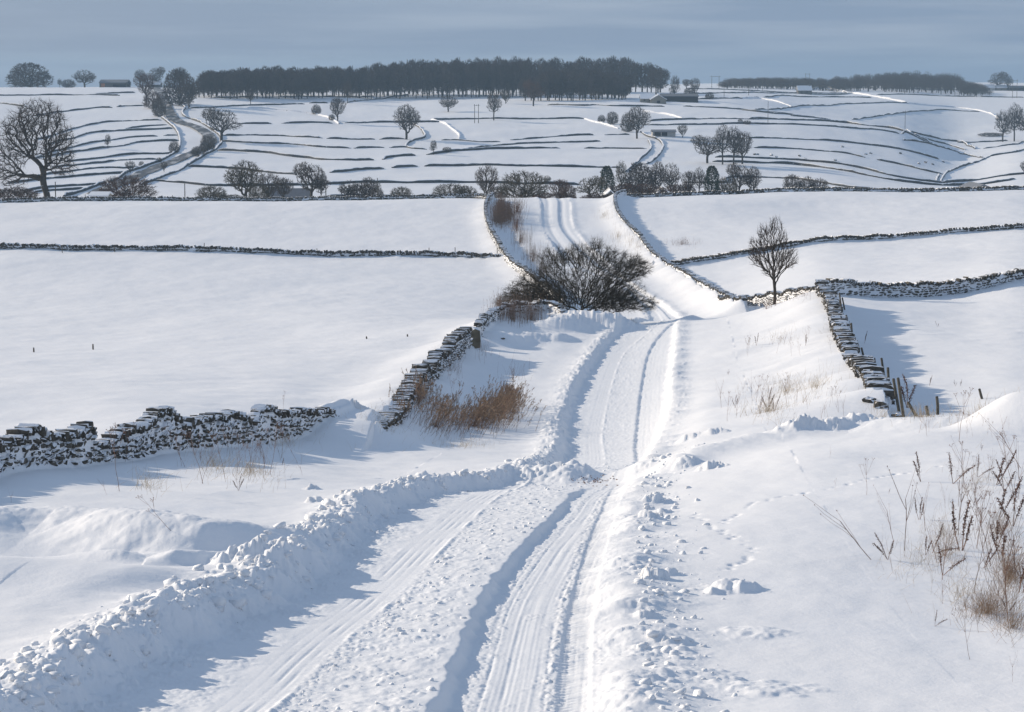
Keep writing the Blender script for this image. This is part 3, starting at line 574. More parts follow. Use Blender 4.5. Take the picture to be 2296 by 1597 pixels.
# ---------------------------------------------------------------- distant walls: one strip each, half drowned in snow
def C1(p): return (p[0] * .2576, 111 + p[1] * .2576)
def C2(p): return (554.6 + p[0] * .2576, 111 + p[1] * .2576)
def C3(p): return (1109 + p[0] * .2576, 111 + p[1] * .2576)
def C4(p): return (1663.7 + p[0] * .2753, 111 + p[1] * .2753)
M_STONE_FARLIT = stone_material('far_wall_sunlit_snow', 1.15, (0.05, 0.05, 0.05), (0.10, 0.10, 0.09), scale=2.0)  # snowier, paler copy of the far wall stone; sunlight painted into its colour
WALLN = [0]
def far_wall(label, *segs, h=1.15, lit=False, group='dry stone walls on the far hillside', conv=None):
    V = []; Q = []; n0 = 0; WALLN[0] += 1; seed = WALLN[0]
    for sg in segs:
        pts = [hit(*conv(p), ymin=445, H=HF) for p in sg]
        # keep the line continuous in depth
        p = smooth_line(pts, 1.6); n = len(p)
        if n < 3: continue
        a = np.arctan2(np.gradient(p[:, 1]), np.gradient(p[:, 0])); s = np.arange(n) * 1.6
        g = HF(p[:, 0], p[:, 1]); r = fbm(s / 14.0, s * 0 + seed * 1.7, 900 + seed, 3); f = fbm(s / 2.2, s * 0, 950 + seed, 2)
        tp = h * np.clip(0.56 + 0.30 * r + 0.14 * f, 0.14, 0.72); tp[0] *= .4; tp[-1] *= .4
        w = 0.34; nx, ny = -np.sin(a), np.cos(a); pr = []
        for fy, z in ((-1.05, -0.4), (-1.0, 0.35), (-0.92, 0.84), (-0.55, 1.0), (0.55, 1.02), (0.92, 0.84), (1.0, .35), (1.05, -0.4)):
            ww = w * fy * (1 + 0.12 * fbm(s / 1.7, s * 0 + fy, 970 + seed, 2)); zz = g + (tp * z if z > 0 else z)
            pr.append(np.stack([p[:, 0] + nx * ww, p[:, 1] + ny * ww, zz], 1))
        P = np.stack(pr, 1); m = 8; i = (np.arange(n - 1)[:, None] * m + np.arange(m - 1)[None, :]).ravel()
        V.append(P.reshape(-1, 3)); Q.append(np.stack([i, i + 1, i + m + 1, i + m], 1) + n0); n0 += n * m
    if not V: return
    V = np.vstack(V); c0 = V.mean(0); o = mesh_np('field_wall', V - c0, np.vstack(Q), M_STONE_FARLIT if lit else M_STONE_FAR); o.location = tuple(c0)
    tag(o, label, 'wall', group); return o
L = 'left hillside'
for lb, sg, kw in [
 ('uppermost long wall across the left hillside below the skyline trees', [[(-300,404),(0,402),(400,398),(800,398),(1040,402)]], {}),
 ('short wall joining the tree-lined road just below the skyline on the left', [[(820,392),(960,382),(1170,376)]], {}),
 ('wall sloping down from the left edge behind the top of the big tree', [[(-300,440),(0,470),(120,485),(230,500)]], {}),
 ('wall with a gateway gap left of the dark roadside scrub', [[(300,580),(540,545),(700,525),(880,508),(975,508)],[(1020,502),(1080,495),(1260,490)]], {}),
 ('first long curved terrace wall left of the road bend', [[(300,790),(640,690),(800,655),(950,632),(1100,625),(1280,618),(1400,618)]], {}),
 ('second curved terrace wall left of the road bend', [[(1080,700),(1250,672),(1450,658)],[(400,830),(640,775),(850,720),(1080,708),(1300,700),(1500,688)]], {}),
 ('third curved terrace wall with a gap by the road bend', [[(300,940),(560,870),(700,835),(850,805),(980,790),(1120,770),(1250,760),(1370,757)],[(1425,752),(1550,748)]], {}),
 ('fourth curved terrace wall passing below the small round tree', [[(300,950),(560,905),(720,885),(900,858),(1060,842),(1250,808),(1400,798),(1560,796)]], {}),
 ('fifth terrace wall ending at the roadside shrub under the bend', [[(560,980),(660,970),(850,950),(1000,930),(1130,915),(1280,910),(1420,910),(1500,905)]], {}),
 ('sixth terrace wall, low and broken, left of the road', [[(440,1030),(700,1005),(880,990),(1000,970),(1150,960),(1370,958)]], {}),
 ('seventh terrace wall meeting the leaning bush', [[(250,1110),(480,1080),(700,1052),(850,1035),(980,1030),(1060,1035),(1200,1022)]], {}),
 ('eighth terrace wall reaching the lower road wall', [[(60,1170),(300,1140),(560,1118),(800,1095),(950,1085),(1110,1078)]], {}),
 ('second lowest wall on the left slope beside the big trunk', [[(220,1235),(400,1205),(600,1190),(800,1180),(880,1178)]], {}),
 ('lowest short wall on the left slope beside the big trunk', [[(280,1250),(420,1232),(600,1225),(740,1212)]], {}),
 ('outer wall bounding the left side of the winding far road', [[(1410,600),(1470,645),(1520,690),(1560,760),(1565,830),(1550,880),(1500,915),(1400,970),(1300,1005),(1150,1060),(1050,1110),(950,1160)],[(920,1165),(800,1205),(640,1260),(560,1280)]], {'h': 1.5}),
 ('inner wall bounding the right side of the winding far road', [[(1580,480),(1610,515),(1590,540),(1620,590),(1700,620),(1830,690),(1900,740),(1930,800),(1890,860),(1800,910),(1640,1010),(1500,1080),(1350,1140),(1230,1180)]], {'h': 1.4}),
 ('wall running right from the dark roadside tree toward the wood', [[(1640,515),(1800,508),(1950,500),(2150,490),(2300,485),(2650,478)]], {}),
 ]: far_wall(lb, *sg, conv=C1, **kw)
for lb, sg, kw in [
 ('short wall right of the small tree under the wood edge', [[(540,470),(700,468)]], {}),
 ('wall slanting up to the snow heap in front of the wood', [[(870,465),(1000,445),(1130,435),(1250,415),(1400,400)]], {}),
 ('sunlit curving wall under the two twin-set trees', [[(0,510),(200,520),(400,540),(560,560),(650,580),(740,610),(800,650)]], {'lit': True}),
 ('broken wall from the spreading roadside tree to the sunlit curve', [[(-80,648),(210,648)],[(300,645),(500,640),(740,645)]], {}),
 ('straight thin wall behind the broad round tree in the middle field', [[(850,640),(1100,635),(1250,634),(1500,634),(1680,632)]], {}),
 ('straight wall with fence running right beneath the tall pollard tree', [[(1600,612),(1900,608),(2296,605),(2690,605),(2930,603)]], {}),
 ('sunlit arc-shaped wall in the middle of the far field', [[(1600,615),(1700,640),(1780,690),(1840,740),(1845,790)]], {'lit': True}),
 ('hooked wall curling round the foot of the broad round tree', [[(1440,650),(1500,680),(1530,720),(1525,775),(1440,795),(1370,850)]], {}),
 ('long broken wall leading to the trunk of the broad round tree', [[(-210,750),(0,748),(300,755),(500,765),(650,775)],[(690,778),(850,782),(1110,785)],[(1150,785),(1300,778),(1380,782)]], {}),
 ('long broken wall one below the broad round tree', [[(-220,800),(0,812),(200,820),(420,830),(600,848),(900,862)],[(930,862),(1050,856),(1190,856)],[(1240,857),(1370,853),(1450,865),(1560,872)]], {}),
 ('short low wall under the arc-shaped wall', [[(1690,790),(1850,792),(2000,805),(2200,803)]], {}),
 ('dark wall with a wide gateway above the valley trees', [[(-260,880),(-100,885),(0,890),(150,900),(400,935),(500,945),(700,962),(1100,965)],[(1180,960),(1240,942),(1460,925)],[(1560,918),(1620,912),(1700,900),(1850,885),(2050,872),(2296,866),(2720,862)]], {'h': 1.35}),
 ('faint wall rising right from the little conical tree', [[(1850,880),(2000,855),(2150,840),(2350,825),(2600,815),(3070,800)]], {}),
 ('broken wall crossing the lower field between the two valley tree groups', [[(-510,1020),(-390,1025),(-200,1035),(100,1065),(250,1080),(420,1090)],[(720,1075),(800,1068),(1000,1048),(1190,1040)],[(1260,1032),(1400,1022),(1480,1020)],[(1540,1020),(1700,1015),(1900,1015),(2296,1015),(2780,1022),(3260,1030)]], {'h': 1.3}),
 ('lowest long dark wall across the far slope above the valley trees', [[(-800,1145),(-550,1165),(-250,1190),(0,1190),(400,1185),(700,1175),(900,1165),(1150,1162),(1500,1162),(1900,1162),(2296,1168),(2550,1172),(2890,1180)]], {'h': 1.35}),
 ('boundary wall along the foot of the wood', [[(-300,420),(0,415),(400,412),(720,412),(1100,408)]], {'h': 1.0}),
 ('low wall just above the valley trees in the middle', [[(680,1280),(900,1280),(1400,1282),(1640,1285),(2000,1290)]], {'h': 1.0}),
 ]: far_wall(lb, *sg, conv=C2, **kw)
for lb, sg, kw in [
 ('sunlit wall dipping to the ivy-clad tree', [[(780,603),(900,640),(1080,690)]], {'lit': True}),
 ('broken wall ending under the ivy-clad tree', [[(140,790),(350,775),(600,755),(860,745)],[(960,745),(1170,742)]], {}),
 ('dark solid wall ending at the narrow white lane', [[(780,862),(1000,862),(1320,866)]], {}),
 ('left wall of the narrow white lane on the far slope', [[(1340,790),(1360,830),(1350,880),(1300,930),(1230,990),(1130,1070)]], {}),
 ('right wall of the narrow white lane on the far slope', [[(1270,720),(1350,765),(1430,790),(1465,830),(1460,870),(1430,920),(1380,965),(1320,1000)]], {}),
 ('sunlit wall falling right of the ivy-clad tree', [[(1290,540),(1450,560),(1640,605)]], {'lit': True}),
 ('upper of two walls behind the long low shed', [[(1350,625),(1500,615),(1780,608),(2296,608)]], {}),
 ('lower of two walls behind the long low shed', [[(1330,660),(1700,655),(1900,655),(2296,650)]], {}),
 ('snow-heaped wall in front of the dark wood and farm', [[(460,487),(800,490),(850,485),(1040,495),(1330,495),(1480,500)]], {}),
 ('long wall slanting right below the dark farm sheds', [[(1640,495),(1850,505),(2100,520),(2296,540),(2500,560),(2700,580)]], {}),
 ('short wall on the skyline field right of the farm trees, uppermost', [[(1640,340),(1900,341),(2296,342)]], {}),
 ('wall below the round bush right of the farm sheds', [[(1640,440),(1900,430),(2100,425),(2296,420)]], {}),
 ('wall behind the round bush right of the farm sheds', [[(1700,385),(2100,380),(2296,380)]], {}),
 ]: far_wall(lb, *sg, conv=C3, **kw)
for lb, sg, kw in [
 ('highest wall on the right plateau, along the foot of the distant wood', [[(-240,300),(0,300),(400,300),(1000,302),(1500,303),(1850,305)]], {}),
 ('second wall below the pale farmhouse on the right plateau', [[(0,318),(300,318),(660,320)]], {}),
 ('third wall below the pale farmhouse on the right plateau', [[(40,355),(400,357),(900,358)]], {}),
 ('fourth wall below the pale farmhouse on the right plateau', [[(180,390),(560,388),(1050,393)]], {}),
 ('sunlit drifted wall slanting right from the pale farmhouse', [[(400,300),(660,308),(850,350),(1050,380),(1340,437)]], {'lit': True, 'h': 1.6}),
 ('wall across the right plateau between the double poles, with a gap', [[(1100,370),(1500,375),(1900,384)],[(1940,387),(2296,392)]], {}),
 ('wall rising to a point in the middle of the right plateau', [[(100,492),(250,490),(420,472),(650,458),(950,442),(1340,437)]], {}),
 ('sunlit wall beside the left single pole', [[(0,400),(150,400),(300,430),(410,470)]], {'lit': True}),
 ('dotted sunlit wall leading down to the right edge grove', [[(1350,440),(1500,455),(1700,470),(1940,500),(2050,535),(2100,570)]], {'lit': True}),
 ('wall curving behind the tall single pole', [[(900,572),(1100,545),(1300,518),(1500,503),(1750,500),(1940,508)]], {}),
 ('short wall left of the tall single pole', [[(0,495),(130,508),(330,525)],[(400,542),(560,555),(720,572)]], {}),
 ('crest wall of the spur running down to the hidden valley', [[(50,570),(350,573),(600,582),(850,600),(1000,620),(1150,635),(1330,675),(1500,705),(1700,745),(1850,790),(1900,812)]], {'h': 1.5}),
 ('wall just under the spur crest', [[(0,605),(400,612),(800,635),(1100,655),(1280,688)],[(1300,690),(1500,730),(1650,770),(1820,820)]], {}),
 ('first curved wall down the spur, ending high above the valley path', [[(40,722),(300,725),(600,740),(1000,775),(1200,800),(1400,840),(1600,895)]], {}),
 ('short curved wall ending at the sheep pen fence', [[(100,803),(350,808),(700,832),(900,858),(1000,882)]], {}),
 ('curved wall dropping to the head of the valley path', [[(1310,740),(1450,755),(1700,820),(1850,865),(1960,880)]], {}),
 ('long curved wall sweeping through the valley bottom, upper one', [[(-220,880),(40,883),(400,900),(750,930),(1000,975),(1200,1025),(1500,1075),(1700,1083),(1900,1068),(2250,1020),(2400,1010)]], {'h': 1.4}),
 ('long curved wall sweeping through the valley bottom, lower one', [[(-240,915),(0,920),(400,935),(800,985),(1000,1025),(1300,1078),(1500,1100),(1800,1108),(2050,1088),(2220,1055)]], {'h': 1.4}),
 ('curved wall between the pen fence and the valley path', [[(1100,900),(1300,940),(1500,990),(1640,1018)]], {}),
 ('lowest right wall fading behind the crest near the three small trees', [[(-480,1085),(-230,1090),(0,1040),(300,1050),(700,1095),(1000,1138),(1150,1150)]], {}),
 ('wall beside the path up the valley bottom', [[(2010,875),(1900,925),(1750,970),(1650,1020),(1620,1078)]], {}),
 ('stub of wall left of the valley path', [[(1605,1020),(1580,1078)]], {}),
 ('upper wall on the slope right of the valley', [[(1970,808),(2100,790),(2300,755),(2500,720)]], {}),
 ('lower wall on the slope right of the valley', [[(2400,805),(2296,820),(2150,850),(2010,875)]], {}),
 ('wall along the hollow below the right edge grove', [[(1760,760),(1950,755),(2160,745)]], {}),
 ]: far_wall(lb, *sg, conv=C4, **kw)

# ---------------------------------------------------------------- trees
def prisms(P0, P1, R0, R1, n=3):
    P0 = np.asarray(P0, float); P1 = np.asarray(P1, float); D = P1 - P0; ln = np.linalg.norm(D, axis=1, keepdims=True) + 1e-9; D = D / ln
    ref = np.where(np.abs(D[:, 2:3]) < 0.9, np.array([[0, 0, 1.0]]), np.array([[1.0, 0, 0]])); A = np.cross(D, ref); A /= np.linalg.norm(A, axis=1, keepdims=True) + 1e-9; B = np.cross(D, A)
    th = np.arange(n) * 2 * math.pi / n; m = len(P0)
    ring = A[:, None, :] * np.cos(th)[None, :, None] + B[:, None, :] * np.sin(th)[None, :, None]
    V = np.concatenate([P0[:, None] + ring * np.asarray(R0)[:, None, None], P1[:, None] + ring * np.asarray(R1)[:, None, None]], 1).reshape(-1, 3)
    k = np.arange(n); q = np.stack([k, (k + 1) % n, n + (k + 1) % n, n + k], 1)
    return V, (q[None] + (np.arange(m) * 2 * n)[:, None, None]).reshape(-1, 4)
def grow(rs, root_nodes, pts, bf=0.35, step=0.6, jit=0.18, droop=0.0, lock=0):
    """tree graph: pts are joined one by one to the nearest node (distance weighed with path length)"""
    pos = [np.array(p, float) for p in root_nodes]; par = [-1] + list(range(len(pos) - 1)); pl = [0.0]
    for i in range(1, len(pos)): pl.append(pl[-1] + float(np.linalg.norm(pos[i] - pos[i - 1])))
    cap = len(pts) * 12 + 100; Pn = np.zeros((cap, 3)); PLn = np.zeros(cap); n = len(pos); Pn[:n] = pos; PLn[:n] = pl; pen = np.zeros(cap); pen[:lock] = 1e3
    o = np.argsort(np.linalg.norm(pts - pos[-1], axis=1)); 
    for p in pts[o]:
        d = np.linalg.norm(Pn[:n] - p, axis=1); k = int(np.argmin(d + bf * PLn[:n] + pen[:n])); dist = d[k]
        if dist < step * 0.25: continue
        m = min(max(1, int(dist / step)), 8); a = Pn[k].copy(); prev = k
        for j in range(1, m + 1):
            t = j / m; q = a + (p - a) * t
            if j < m: q = q + rs.normal(0, jit * dist / m, 3); q[2] += droop * dist * t * (1 - t)
            if n >= cap: break
            Pn[n] = q; PLn[n] = PLn[prev] + dist / m; par.append(prev); prev = n; n += 1
    return Pn[:n].copy(), np.array(par)
def envelope(rs, n, ells, shell=0.45):
    """random points in a union of ellipsoids (cx, cy, cz, rx, ry, rz, weight), thicker toward the outside"""
    w = np.array([e[6] for e in ells], float); w /= w.sum(); out = []
    for k in rs.choice(len(ells), n, p=w):
        e = ells[k]; d = rs.normal(size=3); d /= np.linalg.norm(d); r = rs.rand() ** (1 / 3 * (1 - shell))
        out.append((e[0] + d[0] * e[3] * r, e[1] + d[1] * e[4] * r, e[2] + d[2] * e[5] * r))
    return np.array(out)
def tree_parts(rs, nodes, par, rt, r0, expo=2.2, twigs=3, tl=0.6, tw=None, up=0.25, thick=None, sway=(0, 0, 0), tsub=2, lim=None):
    """segments -> (trunk and limbs, fine crown)"""
    n = len(nodes); acc = np.zeros(n); kids = np.zeros(n, int)
    for i in range(n - 1, 0, -1):
        if kids[i] == 0: acc[i] = 1.0
        acc[par[i]] += acc[i]; kids[par[i]] += 1
    acc[0] = max(acc[0], 1); r = rt + (r0 - rt) * (acc / acc[0]) ** (1 / expo)
    i = np.arange(1, n); P0 = nodes[par[i]]; P1 = nodes[i]; R1 = r[i]; R0 = np.minimum(r[par[i]], R1 * 1.5)
    thick = thick or r0 * 0.22; big = R1 > thick
    T = (P0[big], P1[big], R0[big], R1[big])
    cr = [[P0[~big], P1[~big], R0[~big], R1[~big]]]
    tw = tw or rt; cand = np.where((kids == 0) | (acc < 6))[0]; cand = cand[cand > 0]
    c = nodes.mean(0)
    for q in range(twigs):
        a = nodes[cand]; base_d = nodes[cand] - nodes[par[cand]]; base_d /= np.linalg.norm(base_d, axis=1, keepdims=True) + 1e-9
        d = base_d * 0.8 + rs.normal(0, 0.62, a.shape) + np.array(sway); d[:, 2] += up; d /= np.linalg.norm(d, axis=1, keepdims=True)
        L0 = tl * rs.uniform(0.5, 1.2, len(a))[:, None]; p = a
        for s in range(tsub):
            e = p + d * L0 / tsub; w = tw * (1 - 0.35 * s); cr.append([p, e, np.full(len(a), w), np.full(len(a), w * 0.65)])
            p = e; d = d + rs.normal(0, 0.28, a.shape); d[:, 2] += up * .3; d /= np.linalg.norm(d, axis=1, keepdims=True)
    C = [np.concatenate([x[k] for x in cr]) for k in range(4)]
    return T, C
def make_tree(name, T, C, root, mt=None, mc=None, ns=6):
    mt = mt or M_BARK; mc = mc or M_TWIG
    v, q = prisms(*T, n=ns); mesh_np('trunk', v, q, mt, root, smooth=True)
    v, q = prisms(*C, n=3); mesh_np('crown', v, q, mc, root, smooth=False)
PROTO = {}
def proto(kind, builder):
    PROTO[kind] = builder
KINDS = {}
def kind_tree(kind):
    """unit tree: height 1, half width about 0.5 at width factor 1 -> (T, C)"""
    if kind in KINDS: return KINDS[kind]
    rs = np.random.RandomState(sum(map(ord, kind)) * 7 + 3)
    k = kind.rstrip('0123456789')
    if k == 'round':
        tr = [(0, 0, -.02), (.005, 0, .08), (0, .01, .17), (-.005, 0, .26)]
        E = [(0, 0, .60, .38, .40, .34, 3)] + [(rs.uniform(-.26, .26), rs.uniform(-.2, .2), rs.uniform(.40, .80), rs.uniform(.16, .28), .24, rs.uniform(.12, .22), 1.2) for _ in range(5)]
        n, bf, r0, rt, tw, tl, tg = 800, .45, .034, .0016, .0017, .055, 7
    elif k == 'tall':
        tr = [(0, 0, -.02), (0, 0, .15), (.01, 0, .3), (0, .01, .42)]
        E = [(0, 0, .68, .27, .27, .31, 4), (0, 0, .5, .32, .3, .24, 1.6), (rs.uniform(-.25, .25), 0, rs.uniform(.35, .6), .22, .2, .16, 1.2), (rs.uniform(-.2, .2), 0, rs.uniform(.6, .85), .2, .2, .12, 1)]
        n, bf, r0, rt, tw, tl, tg = 620, .6, .028, .0016, .0017, .05, 6
    elif k == 'wood':
        tr = [(0, 0, -.02), (.004, 0, .15), (-.005, 0, .3), (0, 0, .42)]
        E = [(0, 0, .62, .40, .34, .34, 4), (rs.uniform(-.2, .2), 0, .78, .26, .26, .18, 2), (0, 0, .34, .34, .3, .20, 2.2)]
        n, bf, r0, rt, tw, tl, tg = 360, .6, .034, .0036, .0046, .07, 6
    elif k == 'vase':
        tr = [(0, 0, -.02), (0, 0, .08), (0, 0, .17)]
        E = [(0, 0, .66, .40, .40, .33, 3), (0, 0, .42, .26, .26, .16, 1)]
        n, bf, r0, rt, tw, tl, tg = 480, .8, .028, .002, .0022, .06, 5
    elif k == 'bush':
        tr = [(0, 0, -.03), (0, 0, .03)]
        E = [(0, 0, .46, .50, .5, .48, 4), (.2, 0, .3, .34, .34, .28, 1), (-.22, 0, .28, .3, .3, .26, 1)]
        n, bf, r0, rt, tw, tl, tg = 620, .8, .026, .0028, .0030, .09, 6
    elif k == 'scrub':
        tr = [(0, 0, -.03), (0, 0, .02)]
        E = [(x, rs.uniform(-.2, .2), .30, .22, .3, .32 * rs.uniform(.7, 1.3), 1) for x in (-.42, -.2, 0, .2, .42)]
        n, bf, r0, rt, tw, tl, tg = 700, .4, .018, .004, .0045, .10, 6
    elif k == 'dome':
        tr = [(0, 0, -.02), (0, 0, .06), (0, .01, .1)]
        E = [(0, 0, .44, .46, .42, .50, 5), (-.22, 0, .28, .30, .34, .30, 1.8), (.24, 0, .30, .28, .34, .30, 1.8), (rs.uniform(-.1, .1), 0, .7, .26, .3, .26, 1.2)]
        n, bf, r0, rt, tw, tl, tg = 1300, .45, .032, .0026, .0032, .06, 9
    pts = envelope(rs, n, E); pts = pts[pts[:, 2] > (0.10 if k not in ('scrub', 'bush', 'dome') else .03)]
    nodes, par = grow(rs, tr, pts, bf, 0.055, 0.22, lock=max(0, len(tr) - 2))
    if k in ('bush', 'scrub', 'dome'):
        pass
    T, C = tree_parts(rs, nodes, par, rt, r0, 2.3, tg, tl, tw, 0.15, thick=r0 * .2)
    KINDS[kind] = (T, C); return KINDS[kind]
MESHES = {}
def plant_tree(kind, label, u, v, hpx, wpx, mats=('bark', 'twig'), group=None, ymin=445, name='bare_tree', cat='tree', depth=None, lean=0.0, H=None, sink=0.0):
    """tree whose foot stands on the land where (u, v) meets it; size from its picture height and width at that distance"""
    if depth: y = depth; x = X_of(u, y)
    else: x, y = hit(u, v, ymin, H or HF)
    z = hf(x, y); hm = hpx / F * math.hypot(x, y) * 1.0; wm = wpx / F * math.hypot(x, y)
    key = (kind, mats)
    root = empty(name, (x, y, z - sink * hm), 0, label, cat, group)
    fresh = key not in MESHES
    if fresh:
        T, C = kind_tree(kind); mm = {'bark': M_BARK, 'twig': M_TWIG, 'haw': M_HAW, 'rust': M_RUSTTWIG, 'blue': M_TWIG, 'ivy': M_IVY, 'willow': M_WILLOW}
        make_tree(kind, T, C, root, mm[mats[0]], mm[mats[1]], 5)
        MESHES[key] = [c.data for c in root.children]
    else:
        for nm, me in zip(('trunk', 'crown'), MESHES[key]):
            o = bpy.data.objects.new(nm, me); COL.objects.link(o); o.parent = root
    r = random.Random(int(u * 31 + v * 17)); mir = r.choice((-1, 1)) if lean == 0 else 1
    root.scale = (wm * mir, wm, hm); root.rotation_euler = (0, lean, r.uniform(-.5, .5))
    return root
M_RUSTTWIG = bark_material('russet_twigs', (0.06, 0.03, 0.02), (0.15, 0.085, 0.055))
M_WILLOW = bark_material('olive_twigs', (0.05, 0.042, 0.022), (0.13, 0.10, 0.055))

# --- the big bare tree at the left edge (depth 424)
rs = np.random.RandomState(5); YB = 424.0; MB_ = YB / F * 1.0; bx, by = X_of(115, YB), YB
def bt(u, v, dy=0.0): return ((u - 115) * MB_, dy, (443 - v) * MB_)
trunk = [bt(116, 447), bt(113, 430), bt(108, 415), bt(106, 400), bt(108, 388), bt(105, 378)]
E = [(*bt(100, 300), 6.2, 5.5, 5.2, 4.5), (*bt(100, 262), 4.6, 4.4, 3.3, 2.2), (*bt(45, 310), 4.4, 4, 4.2, 2.2), (*bt(145, 330), 3.0, 3.5, 4.2, 1.8), (*bt(25, 365), 3.6, 3, 2.3, 1.4), (*bt(150, 372), 3.0, 3, 1.8, .8), (*bt(30, 400), 3.6, 2.4, 1.5, .9), (*bt(70, 290), 4.2, 4, 4.4, 1)]
pts = envelope(rs, 1500, E, 0.3)
nodes, par = grow(rs, trunk, pts, 0.34, 0.75, 0.20, lock=3)
lim = [bt(104, 398), bt(88, 392, -.4), bt(72, 393, -.8), bt(55, 389, -.9), bt(40, 393, -1), bt(20, 398, -1)]     # the low limb held out to the left
k0 = 3; nn = len(nodes); nodes = np.vstack([nodes, lim]); par = np.concatenate([par, [k0], np.arange(nn, nn + len(lim) - 1)])
T, C = tree_parts(rs, nodes, par, 0.018, 0.62, 2.15, 9, 1.25, 0.014, 0.10, thick=0.075, tsub=3)
ll = prisms(*[np.array(a) for a in zip(*[(lim[i], lim[i + 1], r0, r1) for i, (r0, r1) in enumerate(((.33, .27), (.27, .24), (.26, .2), (.2, .15), (.15, .08)))])], n=7)
root = empty('bare_tree', (bx, by, float(HF(np.array([bx]), np.array([by]))[0]) - 0.4), 0, 'big spreading bare tree at the left edge with a dark forked trunk', 'tree')
root.location.z = z_of(YB, 443) - 0.1
v, q = merge([prisms(*T, n=7), ll]); mesh_np('trunk', v, q, M_BARK, root, smooth=True); v, q = prisms(*C, n=3); mesh_np('crown', v, q, M_TWIG, root)

# --- hawthorn leaning over the lane (depth 158)
YB = 160.0; MB_ = YB / F
def ht(u, v, dy=0.0): return ((u - 1300) * MB_, dy, (705 - v) * MB_)
E = [(*ht(1300, 625), 3.2, 2.6, 2.1, 4), (*ht(1390, 600), 1.9, 2.0, 1.25, 2.0), (*ht(1215, 640), 2.0, 2.0, 1.4, 1.5), (*ht(1320, 572), 2.1, 1.8, .85, 1.3), (*ht(1350, 660), 2.4, 2, 1.2, 1.6), (*ht(1190, 668), 1.6, 1.4, .7, 1.0), (*ht(1240, 580), 1.2, 1.4, .8, .8), (*ht(1335, 550), .5, .8, .5, .25), (*ht(1415, 600), 1.5, 1.4, .7, 1.3), (*ht(1175, 655), 1.5, 1.2, .8, .9), (*ht(1385, 675), 1.5, 1.4, .8, 1.1)]
pts = envelope(rs, 2400, E, 0.2); pts = pts[pts[:, 2] > .15]
trs = []; nodes = None
st = [(0, 0, -.2), (.02, 0, .1)]
nodes, par = grow(rs, st, pts, 0.66, 0.26, 0.15)
for dx, dy, sd in ((-2.7, .3, 1), (-1.9, -.2, 5), (-1.0, -.5, 2), (1.2, .2, 3), (2.4, -.3, 4)):     # lesser stems rising beside the main one
    Es = [(dx * 1.35, dy, 1.5, 1.4, 1.3, 1.3, 1), (dx * 1.8, dy, .8, 1.2, 1.0, .6, .8)]
    p_ = envelope(rs, 260, Es, .2); p_ = p_[p_[:, 2] > .1]; n2, q2 = grow(rs, [(dx * .55, dy, -.3), (dx * .6, dy, .05)], p_, .7, .26, .15)
    q2 = q2 + len(nodes); q2[0] = 0; nodes = np.vstack([nodes, n2]); par = np.concatenate([par, q2])
JO = [i for i in range(1, len(par)) if par[i] == 0 and i > 1]
T, C = tree_parts(rs, nodes, par, 0.0075, 0.11, 2.6, 8, 0.55, 0.0062, 0.06, thick=0.028, sway=(0.28, 0, 0.0), tsub=3)
root = empty('hawthorn', (X_of(1300, YB), YB, z_of(YB, 705)), 0, 'wide windswept hawthorn bush beside the bend of the snowy lane', 'bush')
mesh_np('trunk', *prisms(*T, n=5), M_HAW, root, smooth=True); mesh_np('crown', *prisms(*C, n=3), M_HAW, root)

# --- lone upright tree on the right (depth 158)
YB = 160.0; MB_ = YB / F
def lt(u, v, dy=0.0): return ((u - 1735) * MB_, dy, (692 - v) * MB_)
tr = [lt(1735, 700), lt(1735, 680), lt(1736, 660), lt(1735, 646), lt(1733, 628), lt(1730, 606)]
E = [(*lt(1726, 575), 1.55, 1.5, 1.3, 2.6), (*lt(1728, 535), 1.15, 1, 1.1, 1.6), (*lt(1690, 560), .6, .9, .9, .8), (*lt(1768, 578), .6, .9, .8, .8), (*lt(1735, 502), .5, .5, .5, .4), (*lt(1705, 520), .4, .5, .5, .3)]
pts = envelope(rs, 620, E, 0.25); nodes, par = grow(rs, tr, pts, 0.8, 0.20, 0.12, lock=3)
T, C = tree_parts(rs, nodes, par, 0.007, 0.115, 2.3, 4, 0.32, 0.006, 0.40, thick=0.03)
root = empty('bare_tree', (X_of(1735, YB), YB, z_of(YB, 692)), 0, 'lone upright tree with a narrow vase of bare branches behind the snowy verge', 'tree')
mesh_np('trunk', *prisms(*T, n=6), M_BARK, root, smooth=True); mesh_np('crown', *prisms(*C, n=3), M_TWIG, root)

